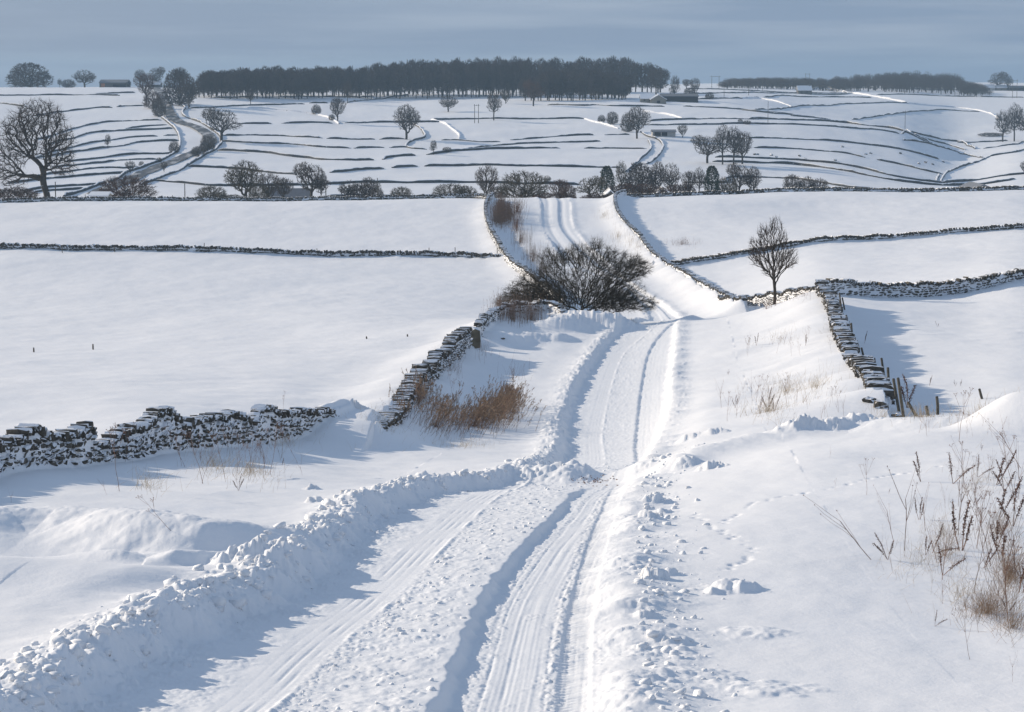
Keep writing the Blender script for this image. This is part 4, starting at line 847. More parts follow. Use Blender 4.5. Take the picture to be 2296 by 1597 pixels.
# --- trees and bushes of the far hillside
G1 = 'trees on the far hillside'; G2 = 'trees and shrubs in the hidden valley'
for a in [
 ('dome0', 'large dark dome of trees alone on the skyline at the far left', 82, 194, 58, 98, G1), ('round0', 'rounded tree on the skyline left of the low barn', 203, 193, 43, 60, G1),
 ('bush0', 'low scrubby bush on the skyline touching the rounded tree', 168, 192, 20, 30, G1), ('tall0', 'thin sapling on the skyline between the two left trees', 148, 193, 20, 18, G1),
 ('tall1', 'first skyline tree behind the barn roof', 326, 190, 40, 46, G1), ('round1', 'middle skyline tree behind the barn roof', 362, 188, 46, 44, G1), ('round2', 'pale wide-crowned skyline tree right of the barn roof', 414, 188, 46, 58, G1),
 ('round3', 'leaning brown tree left of the top of the far road', 328, 232, 72, 54, G1), ('bush1', 'dark scrub bush at the roadside below the brown tree', 343, 244, 40, 44, G1), ('bush2', 'dark scrub bush against the left verge of the far road', 357, 262, 44, 32, G1),
 ('dome1', 'broad dark tree right of the top of the far road', 402, 236, 82, 76, G1), ('round0', 'dark tree with a short trunk standing on the wall corner beside the far road', 424, 243, 76, 60, G1),
 ('round1', 'spreading dark tree at the right of the far road bend', 497, 318, 78, 96, G1), ('bush0', 'dark shrub inside the bend of the far road', 466, 340, 40, 34, G1), ('bush1', 'small dark shrub just below the bend of the far road', 446, 351, 24, 36, G1),
 ('tall1', 'small oval tree alone between two terrace walls', 242, 333, 32, 24, G1), ('bush2', 'roadside shrub on the outer wall of the far road', 391, 344, 30, 24, G1), ('vase0', 'small leaning bush on the outer wall lower down the far road', 292, 388, 27, 30, G1),
 ('bush0', 'tiny bush above the outer wall of the far road', 317, 374, 13, 12, G1), ('bush1', 'tiny dark bush on the outer wall of the far road', 357, 364, 11, 13, G1), ('vase0', 'wispy shrub between the far road and its inner wall', 368, 386, 24, 20, G1),
 ('tall0', 'small tree in front of the left end of the wood', 562, 236, 34, 32, G1), ('bush2', 'small round tree on the sunlit curved wall', 709, 257, 24, 22, G1), ('round3', 'oval tree above the end of the sunlit curved wall', 757, 275, 60, 46, G1),
 ('bush1', 'tiny bush at the foot of the oval tree', 744, 270, 14, 15, G1), ('tall1', 'slender tree just in front of the middle of the wood', 779, 232, 50, 32, G1), ('round2', 'broad round tree alone in the middle of the far fields', 911, 313, 80, 80, G1),
 ('round0', 'flat-topped round tree under the right half of the wood', 1005, 251, 38, 50, G1), ('tall0', 'tall pollard tree with a clean trunk left of the reddish scrub', 1107, 270, 66, 52, G1), ('tall1', 'small dark conical tree between two middle walls', 972, 347, 34, 28, G1),
 ('bush0', 'tiny bush beside the small conical tree', 1002, 342, 13, 22, G1), ('vase0', 'small bare tree in front of the wood left of the projecting clump', 1134, 233, 32, 34, G1), ('round1', 'rounded brown tree at the left of the projecting clump of wood', 1196, 238, 60, 52, G1),
 ('tall0', 'large tree above the wide farm at the right end of the wood', 1471, 212, 66, 56, G1), ('tall1', 'dark oval tree in front of the low farm sheds', 1513, 225, 56, 40, G1), ('round3', 'small tree on the skyline right of the farm', 1534, 194, 24, 28, G1), ('vase0', 'wispy tree just right of the farm sheds', 1558, 215, 40, 30, G1),
 ('bush1', 'thin bush by the right end of the farm sheds', 1546, 214, 18, 26, G1), ('bush2', 'small round bush in the field right of the farm sheds', 1591, 223, 16, 20, G1), ('round0', 'small skyline tree left of the distant right wood', 1624, 197, 18, 24, G1),
 ('round2', 'large double-crowned tree at the top of the narrow white lane', 1428, 311, 74, 66, G1), ('bush0', 'dark ivy mass in the left of the lane-top tree', 1408, 296, 46, 34, G1), ('bush1', 'round bush left of the lane-top tree', 1373, 279, 30, 28, G1), ('bush2', 'smaller round bush farthest left of the lane-top tree', 1349, 275, 18, 18, G1),
 ('vase0', 'small bare tree just right of the long low shed', 1530, 309, 30, 30, G1), ('bush0', 'tiny bush on the wall right of the long low shed', 1660, 277, 11, 12, G1), ('bush1', 'second tiny bush on the wall right of the long low shed', 1675, 279, 9, 20, G1),
 ('round1', 'left-leaning tree of the grove right of the low shed', 1586, 366, 64, 80, G1), ('tall0', 'tallest middle tree of the grove right of the low shed', 1620, 369, 92, 62, G1), ('tall1', 'thick tree right of the middle in the grove by the low shed', 1645, 370, 88, 66, G1), ('round3', 'rounded right-hand tree of the grove by the low shed', 1664, 368, 78, 62, G1),
 ('tall1', 'leftmost tree of the grove cut by the right edge', 2248, 318, 70, 62, G1), ('tall0', 'middle tree of the grove cut by the right edge', 2274, 317, 84, 60, G1), ('round0', 'rightmost tree of the grove cut by the right edge', 2302, 316, 80, 70, G1), ('scrub0', 'dark scrub in the hollow left of the right edge grove', 2222, 306, 12, 44, G1),
 ('bush2', 'lone tiny bush below the pale farmhouse', 1961, 203, 9, 9, G1), ('round2', 'brown tree beside the pale farmhouse', 1866, 195, 26, 28, G1), ('round1', 'skyline tree above the right edge farm', 2222, 190, 42, 46, G1), ('tall0', 'second skyline tree above the right edge farm', 2244, 190, 36, 34, G1),
 ('vase0', 'thorny shrub on the right edge above the crest wall', 2300, 392, 30, 34, G1)]:
    plant_tree(a[0], a[1], a[2], a[3], a[4], a[5], group=a[6], mats=('bark', 'rust') if 'brown' in a[1] else ('bark', 'twig'), name='bush' if ('bush' in a[1] or 'shrub' in a[1] or 'scrub' in a[1]) else 'bare_tree', cat='bush' if ('bush' in a[1] or 'shrub' in a[1] or 'scrub' in a[1]) else 'tree')

# --- trees just beyond the crest (their feet are hidden by it): depth about 470-560
for a in [
 ('scrub1', 'brambly brown thicket under the big left tree', 24, 447, 42, 84, 470), ('bush0', 'open bramble bush over the low stone shed beside the lower far road', 292, 450, 56, 100, 500), ('bush1', 'round dark shrub left of the pale valley tree', 479, 451, 34, 58, 480),
 ('scrub0', 'low scrub between the round shrub and the pale valley tree', 515, 451, 22, 60, 480), ('round2', 'pale bare tree at the left of the valley tree row', 556, 452, 88, 92, 500), ('bush2', 'dark shrub under the pale valley tree', 585, 451, 40, 40, 490),
 ('vase0', 'thin bare tree behind the valley house', 608, 451, 60, 52, 520), ('round3', 'small bare tree behind the valley house roof', 640, 451, 54, 44, 525), ('round1', 'bare tree right of the valley house', 702, 451, 84, 72, 500), ('tall0', 'slim bare tree right of the valley house', 724, 451, 66, 40, 500),
 ('round0', 'bushy left tree of the valley pair by the pole', 786, 451, 48, 48, 495), ('bush0', 'low bush in the middle of the valley pair', 806, 451, 40, 40, 495), ('round2', 'bushy right tree of the valley pair by the pole', 829, 451, 52, 48, 495), ('bush2', 'bush at the pole in the valley row', 846, 450, 32, 28, 490),
 ('bush1', 'small pale round bush standing alone in the valley row', 902, 447, 28, 42, 520), ('bush0', 'wide pale bush left of the upright valley tree', 1014, 449, 38, 70, 480), ('bush2', 'low pale bush joined to the wide pale bush', 1046, 449, 32, 44, 480), ('scrub1', 'brown scrub strip beside the upright valley tree', 1070, 449, 24, 50, 470),
 ('vase0', 'upright dark valley tree on the crest wall left of the lane', 1092, 450, 76, 56, 420), ('bush1', 'scrub right of the upright valley tree', 1118, 449, 32, 40, 460), ('bush0', 'golden-brown willow bush at the left of the lane crest', 1172, 449, 66, 90, 450), ('round0', 'tiny round tree far behind the willow bush', 1227, 413, 16, 18, None),
 ('scrub0', 'russet hedge across the end of the lane', 1243, 455, 34, 64, 432), ('round3', 'bare tree behind the russet hedge', 1254, 451, 50, 50, 470), ('bush2', 'thin bush behind the right of the russet hedge', 1272, 451, 40, 30, 460), ('round1', 'pale spreading bush in the middle of the lane crest', 1322, 449, 52, 64, 460),
 ('scrub1', 'russet hedge in front of the gabled house', 1358, 450, 26, 72, 425), ('tall1', 'slender pale tree behind the dark cypress', 1391, 440, 76, 40, 560), ('dome1', 'dark scrubby mound of trees where the white lane meets the valley', 1432, 440, 74, 60, 560), ('round2', 'round bare tree right of the dark mound', 1472, 440, 76, 42, 560),
 ('round0', 'round bare tree left of the stone house gable', 1500, 438, 74, 46, 570), ('scrub0', 'brambles in front of the stone house', 1420, 440, 40, 90, 500), ('scrub1', 'brown scrub right of the stone house', 1524, 438, 42, 40, 540), ('round3', 'small bare tree between the stone house and second cypress', 1541, 438, 56, 34, 560),
 ('tall0', 'bare tree just left of the second cypress', 1564, 438, 60, 40, 560), ('bush0', 'pale scrub right of the second cypress', 1624, 438, 42, 44, 550), ('round1', 'large bare tree at the right of the valley thicket', 1653, 438, 70, 52, 560), ('round2', 'last bare tree at the right end of the valley thicket', 1684, 438, 62, 44, 560),
 ('bush1', 'first of three small fan-shaped trees above the crest wall', 1771, 434, 42, 36, 560), ('bush2', 'second of three small fan-shaped trees above the crest wall', 1804, 434, 38, 30, 560), ('bush0', 'third of three small fan-shaped trees above the crest wall', 1830, 434, 34, 36, 560), ('scrub0', 'dark low scrub by the wall junction at the right', 2258, 424, 12, 44, 560),
 ]:
    rust = any(w in a[1] for w in ('brown', 'russet', 'bramb')); wil = 'willow' in a[1]; pale = 'pale' in a[1]
    b = any(w in a[1] for w in ('bush', 'shrub', 'scrub', 'hedge', 'thicket under', 'brambles'))
    nb = random.Random(a[2]).random()
    o = plant_tree(a[0], a[1], a[2], a[3], a[4] * 1.06 + 4, a[5] * 1.22, mats=('bark', 'willow' if (wil or pale) else 'rust' if rust else 'twig'), group=G2, depth=a[6], ymin=445, name='bush' if b else 'bare_tree', cat='bush' if b else 'tree')
    if a[6]:
        x, y = o.location.x, a[6]; o.location.z = z_of(y, a[3] + 4)        # stands on the bank just behind the crest
# dark evergreens: dense leaf clumps on a hidden stem
def cypress(label, u, v, hpx, wpx, depth, seed):
    rs = np.random.RandomState(seed); hm = hpx / F * depth; wm = wpx / F * depth
    n = 5200; t = rs.rand(n) ** 0.85; prof = np.where(t < .25, .75 + t, 1.0) * np.sqrt(np.clip(1 - ((t - .3) / .72).clip(0) ** 2.2, 0, 1)); a = rs.uniform(0, 2 * math.pi, n)
    lump = 1 + 0.16 * np.sin(3 * a + 9 * t + seed) + 0.12 * np.sin(5 * a - 17 * t); r = wm / 2 * prof * lump * rs.uniform(.72, 1.04, n)
    C = np.stack([r * np.cos(a), r * np.sin(a), t * hm], 1); d = np.stack([np.cos(a) * .4, np.sin(a) * .4, np.ones(n)], 1) + rs.normal(0, .35, (n, 3)); s = .035 * hm * rs.uniform(.5, 1.3, n)[:, None]; w = rs.normal(0, 1, (n, 3)); w /= np.linalg.norm(w, axis=1, keepdims=True)
    V = np.stack([C - w * s * .35, C + d * s * .4 - w * s * .2, C + d * s, C + w * s * .4], 1).reshape(-1, 3); Q = np.arange(4 * n).reshape(-1, 4)
    root = empty('evergreen_tree', (X_of(u, depth), depth, z_of(depth, v)), 0, label, 'tree', G2)
    mesh_np('crown', V, Q, M_IVY, root); mesh_np('trunk', *prisms([(0, 0, -.5)], [(0, 0, hm * .9)], [wm * .07], [wm * .01], 6), M_BARK, root)
cypress('dark green cypress beside the gabled house at the lane end', 1359, 438, 64, 32, 520, 3)
cypress('dark green cypress standing right of the stone house in the valley', 1592, 438, 64, 32, 540, 8)

# --- the wood along the skyline: every tree a copy of a few trunks and crowns
GW = 'trees of the long wood on the skyline'
def wood_row(n, u0, u1, vfun, hfun, wpx, dy, seed, label, kinds=('wood0', 'wood1', 'wood2', 'wood3')):
    r = random.Random(seed)
    for i in range(n):
        u = u0 + (u1 - u0) * (i + r.uniform(.15, .85)) / n; v = vfun(u) + r.uniform(-1.6, 1.6); x, y = hit(u, v, 600)
        y2 = y + dy + r.uniform(-6, 6); x2 = x * y2 / y; h = hfun(u) * (1 + .08 * float(fbm(np.array([u / 34.0]), np.array([seed * 1.3]), 61, 3)[0])) * r.uniform(.9, 1.06)
        o = plant_tree(r.choice(kinds), label, u, v, h, wpx * r.uniform(.8, 1.3), group=GW, depth=y2, name='wood_tree', cat='tree')
        a, b = x2, y2; o.location = (a, b, hf(a, b))
top = lambda u: float(np.interp(u, [440, 455, 480, 560, 640, 700, 800, 850, 900, 1000, 1110, 1180], [34, 54, 58, 60, 66, 63, 66, 74, 74, 78, 80, 82]))
front = lambda u: float(np.interp(u, [440, 700, 900, 1100, 1180], [219, 218, 217, 216, 217]))
wood_row(80, 444, 1180, front, lambda u: top(u) * 1.0, 36, 0, 1, 'bare tree in the front of the long dark skyline wood')
wood_row(66, 448, 1190, front, lambda u: top(u) * 1.0, 42, 26, 2, 'bare tree set back inside the long dark skyline wood')
wood_row(26, 1175, 1410, lambda u: float(np.interp(u, [1175, 1300, 1410], [228, 226, 222])), lambda u: float(np.interp(u, [1175, 1230, 1330, 1410], [52, 66, 66, 48])), 38, 0, 3, 'bare tree in the front of the clump projecting from the skyline wood')
wood_row(24, 1180, 1405, lambda u: 222, lambda u: float(np.interp(u, [1175, 1230, 1330, 1410], [54, 66, 66, 50])), 44, 16, 4, 'bare tree inside the clump projecting from the skyline wood')
wood_row(34, 1100, 1490, lambda u: 208, lambda u: float(np.interp(u, [1100, 1200, 1340, 1400, 1470, 1490], [64, 72, 76, 74, 62, 46])), 46, 0, 5, 'bare tree on the higher back edge of the skyline wood')
for i in range(4): pass
# distant plantation on the right: trunks cannot be told apart
def distant_wood():
    T, C = kind_tree('wood5'); r = np.random.RandomState(4); parts = []
    sub = r.permutation(len(C[0]))[:1500]
    for i in range(520):
        u = r.uniform(1610, 2205); Y = r.uniform(1560, 1660) if u < 1900 or u > 2140 else r.uniform(1580, 1800); x = X_of(u, Y); z = hf(x, Y)
        h = np.interp(u, [1610, 1625, 1700, 1850, 1950, 2040, 2130, 2190, 2205], [10, 20, 24, 26, 30, 38, 34, 22, 10]) / F * Y * r.uniform(.85, 1.1); w = r.uniform(22, 34) / F * Y
        S_ = np.array([w, w, h]); c = np.array([x, Y, z]); sb = r.choice(len(C[0]), 380, replace=False)
        parts.append(prisms(C[0][sb] * S_ + c, C[1][sb] * S_ + c, C[2][sb] * h * 1.6, C[3][sb] * h * 1.6, 3)); parts.append(prisms(T[0] * S_ + c, T[1] * S_ + c, T[2] * h * .8, T[3] * h * .8, 3))
    v, q = merge(parts); o = mesh_np('distant_wood', v, q, M_TWIG); tag(o, 'long low plantation along the right half of the skyline', 'wood', kind='stuff')
distant_wood()

# ---------------------------------------------------------------- dark wet road winding up the left hillside
def far_road():
    pts = [hit(*C1(p), ymin=445, H=HF) for p in ((1390,330),(1395,395),(1440,480),(1480,560),(1530,618),(1620,655),(1720,688),(1795,735),(1830,790),(1800,845),(1720,890),(1600,940),(1500,982),(1380,1022),(1250,1080),(1150,1130),(1020,1180),(900,1225),(820,1262))]
    p = smooth_line(pts, 3.0); a = np.arctan2(np.gradient(p[:, 1]), np.gradient(p[:, 0])); nx, ny = -np.sin(a), np.cos(a); n = len(p); rows_ = []
    k = 7
    for i in range(k):
        w = 2.5 * (i / (k - 1) - .5) * 2 * (1 + .15 * fbm(np.arange(n) / 4.0, np.full(n, float(i > 3)), 33, 2)); rows_.append(np.stack([p[:, 0] + nx * w, p[:, 1] + ny * w], 1))
    P = np.stack(rows_, 1); z = np.max([HF(P[..., 0] + dx, P[..., 1] + dy) for dx, dy in ((0, 0), (1, 2), (-1, -2))], 0) + 0.22
    V = np.concatenate([P, z[..., None]], 2).reshape(-1, 3); i = (np.arange(n - 1)[:, None] * k + np.arange(k - 1)[None, :]).ravel()
    m, t, b = mat('wet_asphalt', 0.55); tc = t.nodes.new('ShaderNodeTexCoord'); mp = t.nodes.new('ShaderNodeMapping'); mp.inputs['Scale'].default_value = (.35, .08, .2); t.links.new(tc.outputs['Object'], mp.inputs[0])
    nn = noise_node(t, 1.0, 4, mp.outputs[0]); r = ramp(t, nn.outputs[0], [(0.30, (.045, .045, .045)), (0.50, (.09, .09, .09)), (0.66, (.5, .5, .5))]); t.links.new(r.outputs[0], b.inputs['Base Color'])
    tag(mesh_np('far_road', V, np.stack([i, i + 1, i + k + 1, i + k], 1), m, smooth=True), kind='structure')
far_road()

# ---------------------------------------------------------------- dry plants
def curves(rs, base_, h, lean, r, segs=3, spread=0.18, rt=0.4):
    """thin bent stalks -> prism arguments and tip positions"""
    n = len(base_); d = np.stack([np.full(n, lean[0]), np.full(n, lean[1]), np.ones(n)], 1) + rs.normal(0, spread, (n, 3)); d /= np.linalg.norm(d, axis=1, keepdims=True)
    p = base_.copy(); out = []; bend = rs.normal(0, spread * .45, (n, 3)); bend[:, 2] = -np.abs(bend[:, 2]) * .6
    for s in range(segs):
        e = p + d * (h / segs)[:, None]; a = r * (1 - (1 - rt) * s / segs); b = r * (1 - (1 - rt) * (s + 1) / segs); out.append((p, e, np.full(n, 1.0) * a, np.full(n, 1.0) * b)); p = e; d = d + bend; d /= np.linalg.norm(d, axis=1, keepdims=True)
    return [np.concatenate([o[k] for o in out]) for k in range(4)], p, d
def plumes(rs, tips, dirs, size, k=6, r=0.008):
    P0 = np.repeat(tips, k, 0) - np.repeat(dirs, k, 0) * rs.uniform(0, 1, (len(tips) * k, 1)) * size; D = np.repeat(dirs, k, 0) + rs.normal(0, .45, P0.shape); D /= np.linalg.norm(D, axis=1, keepdims=True)
    return prisms(P0, P0 + D * size * rs.uniform(.25, .6, (len(P0), 1)), np.full(len(P0), r), np.full(len(P0), r * .5), 3)
def patch_points(rs, n, shape, ymin=14):
    """shape: list of (u, v, ru, rv, weight) image ellipses on the land"""
    w = np.array([s[4] for s in shape], float); w /= w.sum(); P = []
    for k in rs.choice(len(shape), n, p=w):
        s = shape[k]; a = rs.uniform(0, 2 * math.pi); q = min(abs(rs.normal(0, .62)), 1.6); P.append(hit(s[0] + s[2] * q * math.cos(a), s[1] + s[3] * q * math.sin(a), ymin))
    P = np.array(P); return np.column_stack([P, HF(P[:, 0], P[:, 1]) - 0.03])
def reed_patch(name, label, cat, shape, n, h, lean, r, material, seed, head=None, ymin=14, kind=None, spread=0.15, hmat=None, hr=.008):
    rs = np.random.RandomState(seed); B = patch_points(rs, n, shape, ymin); c0 = np.median(B, 0)
    sg, tip, d = curves(rs, B - c0, h * rs.uniform(.5, 1.1, n) * (1 + .45 * fbm(B[:, 0] / (h * .9), B[:, 1] / (h * 1.6), seed + 60, 3)), lean, r, 3, spread)
    if kind:
        o = mesh_np(name, *prisms(*sg, n=3), material); o.location = tuple(c0); tag(o, label, cat, kind=kind); return o
    root = empty(name, tuple(c0), 0, label, cat)
    o = mesh_np('stalks', *prisms(*sg, n=3), material, root); tag(o, kind='stuff')
    if head: tag(mesh_np('seed_heads', *plumes(rs, tip, d, head[0], head[1], hr), hmat or material, root), kind='stuff')
    return root
reed_patch('reed_clump', 'dense brown clump of leaning reeds below the stepped wall', 'reeds', [(1060, 958, 95, 18, 2.4), (1105, 938, 62, 26, 3.0), (1130, 915, 40, 26, 1.6), (975, 965, 60, 16, 1)], 1500, 1.0, (0.42, 0), 0.005, M_RUST, 1, (0.2, 6), spread=.17, hmat=M_REED, hr=.009)
reed_patch('reed_clump', 'thinner brown reeds against the foot of the stepped wall', 'reeds', [(940, 935, 36, 26, 2), (1000, 935, 50, 16, 1), (900, 965, 26, 10, .6)], 210, 1.0, (0.12, 0), 0.005, M_RUST, 2, (0.2, 7), spread=.16, hmat=M_REED, hr=.009)
reed_patch('stalk_clump', 'tall russet stalks in front of the low ragged wall left of the hawthorn', 'dry stalks', [(1150, 735, 52, 8, 2), (1190, 728, 45, 8, 1.6), (1120, 735, 20, 8, 1)], 700, 1.35, (0.02, 0), 0.006, M_RUST, 3, (0.12, 2), spread=.07, ymin=115)
reed_patch('stalk_clump', 'fine dry stalks between the ragged wall and the foot of the hawthorn', 'dry stalks', [(1225, 715, 30, 6, 1)], 160, 1.1, (0.0, 0), 0.005, M_STALK, 31, None, spread=.1, ymin=125)
reed_patch('reed_clump', 'tall brown reed mass in the upper left corner of the lane', 'reeds', [(1120, 500, 20, 14, 3), (1140, 492, 22, 18, 1.6), (1124, 478, 20, 14, 1)], 1500, 2.5, (0.0, 0), 0.014, M_RUST, 4, (0.3, 3), ymin=240, spread=.09)
reed_patch('reed_clump', 'greyish twiggy reeds beside the tall brown reed mass', 'reeds', [(1160, 478, 16, 22, 1), (1158, 512, 14, 14, .8)], 420, 2.0, (0.1, 0), 0.010, M_STALK, 5, None, ymin=240, spread=.18)
reed_patch('reed_clump', 'thin upright reeds inside the lane wall above the hawthorn', 'reeds', [(1168, 545, 26, 24, 2), (1195, 585, 26, 20, 2), (1215, 612, 18, 14, 1)], 620, 1.8, (0.0, 0), 0.008, M_RUST, 6, None, ymin=200, spread=.08)
reed_patch('dry_grass', 'sparse pale stalks on the bank inside the right lane wall', 'grass', [(1355, 490, 22, 18, 1.3), (1385, 535, 30, 24, 1.6), (1430, 568, 34, 18, 1.0), (1415, 555, 40, 22, 1)], 460, .95, (0.05, 0), 0.006, M_STRAW, 7, kind='stuff', ymin=200, spread=.22)
reed_patch('dry_grass', 'sparse brown stalks above the second right field wall', 'grass', [(1530, 552, 46, 7, 1.3)], 150, .9, (0.05, 0), 0.007, M_STALK, 8, kind='stuff', ymin=200, spread=.22)
reed_patch('dry_grass', 'pale grass poking through the snow on the right verge', 'grass', [(1760, 895, 90, 26, 2), (1720, 940, 60, 16, 1.4), (1830, 915, 60, 24, 1), (1750, 772, 70, 10, .6), (1650, 680, 20, 8, .3), (1860, 760, 30, 16, .3)], 700, .55, (0.12, 0), 0.0035, M_STRAW, 9, kind='stuff', ymin=54, spread=.38)
reed_patch('dry_grass', 'pale grass along the fence foot and the rim behind it', 'grass', [(2060, 955, 80, 12, 2), (2200, 960, 80, 14, 2), (1980, 945, 50, 12, 1)], 420, .42, (0.1, 0), 0.003, M_STRAW, 10, kind='stuff', spread=.35)
reed_patch('dry_grass', 'tangle of fine straw at the right edge of the foreground', 'grass', [(2262, 1290, 40, 60, 3), (2210, 1365, 60, 30, 2), (2270, 1400, 40, 30, 1), (2120, 1240, 60, 40, .7), (2240, 1200, 50, 40, 1)], 1300, .42, (0.12, 0), 0.0018, M_REED, 11, kind='stuff', spread=.42)
reed_patch('dry_grass', 'frosted grass in the shade below the broken wall', 'grass', [(560, 1060, 80, 34, 2), (480, 1050, 60, 30, 1.4), (640, 1000, 80, 20, 1.2), (860, 995, 80, 14, 1.3), (330, 1090, 60, 26, .7), (1040, 1000, 70, 8, 1)], 900, .42, (0.2, 0), 0.0026, M_STRAW, 12, kind='stuff', spread=.42)
reed_patch('dry_grass', 'thin dark stalks on the shaded slope right of the stepped wall', 'grass', [(1010, 850, 40, 20, 1), (1080, 800, 40, 18, 1), (1150, 850, 30, 20, .8)], 130, .9, (0.08, 0), 0.004, M_STALK, 13, kind='stuff', ymin=80, spread=.2)
reed_patch('dry_grass', 'tufts of grass at the top of the right field beside the wall', 'grass', [(1720, 692, 40, 5, 1), (1800, 690, 30, 5, .8)], 90, .7, (0.05, 0), 0.005, M_STALK, 14, kind='stuff', ymin=120, spread=.2)

reed_patch('dry_grass', 'thin pale grass spread over the bank left of the weeds', 'grass', [(2120, 1200, 90, 70, 2), (2050, 1260, 70, 50, 1), (2190, 1090, 80, 50, 1.5), (2150, 1330, 80, 50, 1.2)], 520, .34, (0.1, 0), 0.0016, M_STRAW, 15, kind='stuff', spread=.45)

# single plants: a few shapes, each copied with its own turn and size
def umbel(rs, h, r, branches=4, rays=7):
    sg = []; heads = []
    pts = [np.array([0, 0, -0.05])]; d = np.array([rs.normal(0, .12), rs.normal(0, .12), 1.0])
    nodes_ = 5
    for i in range(nodes_):
        q = pts[-1] + d * h / nodes_; sg.append((pts[-1], q, r * (1 - i * .13), r * (1 - (i + 1) * .13))); pts.append(q); d = d + rs.normal(0, .07, 3); d /= np.linalg.norm(d)
    heads.append((pts[-1], d))
    for b in range(branches):
        k = rs.randint(2, nodes_); a = rs.uniform(0, 2 * math.pi); e = np.array([math.cos(a) * .5, math.sin(a) * .5, 1.0]); e /= np.linalg.norm(e); L1 = h * rs.uniform(.22, .45); p = pts[k]
        for s in range(2):
            q = p + e * L1 / 2; sg.append((p, q, r * .55, r * .4)); p = q; e = e + np.array([0, 0, .25]); e /= np.linalg.norm(e)
        heads.append((p, e))
    for p, e in heads:
        for i in range(rays):
            a = rs.uniform(0, 2 * math.pi); f = e + .75 * np.array([math.cos(a), math.sin(a), 0]); f /= np.linalg.norm(f); q = p + f * h * .07; sg.append((p, q, r * .3, r * .25)); sg.append((q, q + np.array([0, 0, r * 2.0]), r * 1.1, r * .9))
    z = [np.array(x) for x in zip(*sg)]; return prisms(*z, n=4)
def thistle(rs, h, r):
    sg = []; p = np.array([0, 0, -.05]); d = np.array([rs.normal(0, .15), rs.normal(0, .1), 1.0]); st = [p]
    for i in range(5):
        q = p + d * h * .6 / 5; sg.append((p, q, r, r * .85)); p = q; st.append(p); d = d + rs.normal(0, .05, 3); d /= np.linalg.norm(d)
    for b in range(rs.randint(4, 8)):
        k = rs.randint(2, 6); a = rs.uniform(0, 2 * math.pi); e = np.array([math.cos(a) * .45, math.sin(a) * .45, 1.0]); q0 = st[k]; L1 = h * rs.uniform(.3, .5); r_ = r * .5
        for s in range(3): e = e / np.linalg.norm(e); q = q0 + e * L1 / 3; sg.append((q0, q, r_, r_ * .8)); q0 = q; e = e + np.array([0, 0, .15]) + rs.normal(0, .06, 3); r_ *= .8
        sg.append((q0, q0 + np.array([0, 0, r * 2.6]), r * 1.5, r * .9))
    z = [np.array(x) for x in zip(*sg)]; return prisms(*z, n=4)
def dock(rs, h, r):
    """seed stalks crowded with brown flakes: (stem, flakes) for each stalk"""
    out = []
    for b in range(rs.randint(2, 4)):
        sg = []; V = []; Q = []; n = 0
        p = np.array([rs.normal(0, .02), rs.normal(0, .02), -.04]); d = np.array([rs.normal(0, .30), rs.normal(0, .2), 1.0]); hh = h * rs.uniform(.65, 1.0)
        for i in range(6):
            d /= np.linalg.norm(d); q = p + d * hh / 6; sg.append((p, q, r, r * .8))
            if i >= 2:
                m = int(44 * (1.2 - abs(i - 3.5) * .3))
                c = p + (q - p) * rs.rand(m, 1) + rs.normal(0, h * .018, (m, 3)); w = rs.normal(0, 1, (m, 3)); w /= np.linalg.norm(w, axis=1, keepdims=True); u_ = rs.normal(0, 1, (m, 3)); u_ /= np.linalg.norm(u_, axis=1, keepdims=True); s = h * .016 * rs.uniform(.6, 1.5, (m, 1))
                V.append(np.stack([c - w * s, c - u_ * s * .6, c + w * s, c + u_ * s * .6], 1).reshape(-1, 3)); Q.append(np.arange(4 * m).reshape(-1, 4) + n); n += 4 * m
            p = q; d = d + rs.normal(0, .08, 3)
        z = [np.array(x) for x in zip(*sg)]; out.append((prisms(*z, n=4), (np.vstack(V), np.vstack(Q))))
    return out
PL = {}
def plant(kind, label, u, v, hpx, group=None, ymin=14, lean=0.0, wide=1.0, name=None, cat=None):
    x, y = hit(u, v, ymin, HF); z = hf(x, y); hm = hpx / F * math.hypot(x, y); r = random.Random(int(u * 7 + v * 13))
    var = kind + str(r.randrange(4)); rel = {'umbel': .0046, 'thistle': .0042, 'dock': .006}[kind]
    if var not in PL:
        rs = np.random.RandomState(sum(map(ord, var)) * 3)
        if kind == 'dock':
            PL[var] = [it for a, b in dock(rs, 1.0, .009) for it in (('stem', a, M_STALK), ('seed_head', b, M_DOCK))]
        elif kind == 'umbel': PL[var] = [('stem', umbel(rs, 1.0, rel), M_STALK)]
        else: PL[var] = [('stem', thistle(rs, 1.0, rel), M_STALK)]
        PL[var] = [(nm, g, mt, []) for nm, g, mt in PL[var]]
    nm = name or {'umbel': 'cow_parsley', 'thistle': 'dead_weed', 'dock': 'dock_plant'}[kind]; items = PL[var]
    def inst(it, parent):
        pn, g, mt, cache = it
        if not cache: o = mesh_np(pn, g[0], g[1], mt, parent); cache.append(o.data)
        else:
            o = bpy.data.objects.new(pn, cache[0]); COL.objects.link(o)
            if parent: o.parent = parent
        return o
    if len(items) > 1: root = empty(nm, (x, y, z)); [inst(i, root) for i in items]
    else: root = inst(items[0], None); root.name = nm; root.location = (x, y, z)
    root.scale = (hm * wide, hm * wide, hm); root.rotation_euler = (r.uniform(-.08, .08), lean, r.uniform(0, 6.28) if lean == 0 else r.uniform(-.3, .3)); tag(root, label, cat or ('plant'), group); return root
GR = 'dead weeds in the right foreground'; r = random.Random(4)
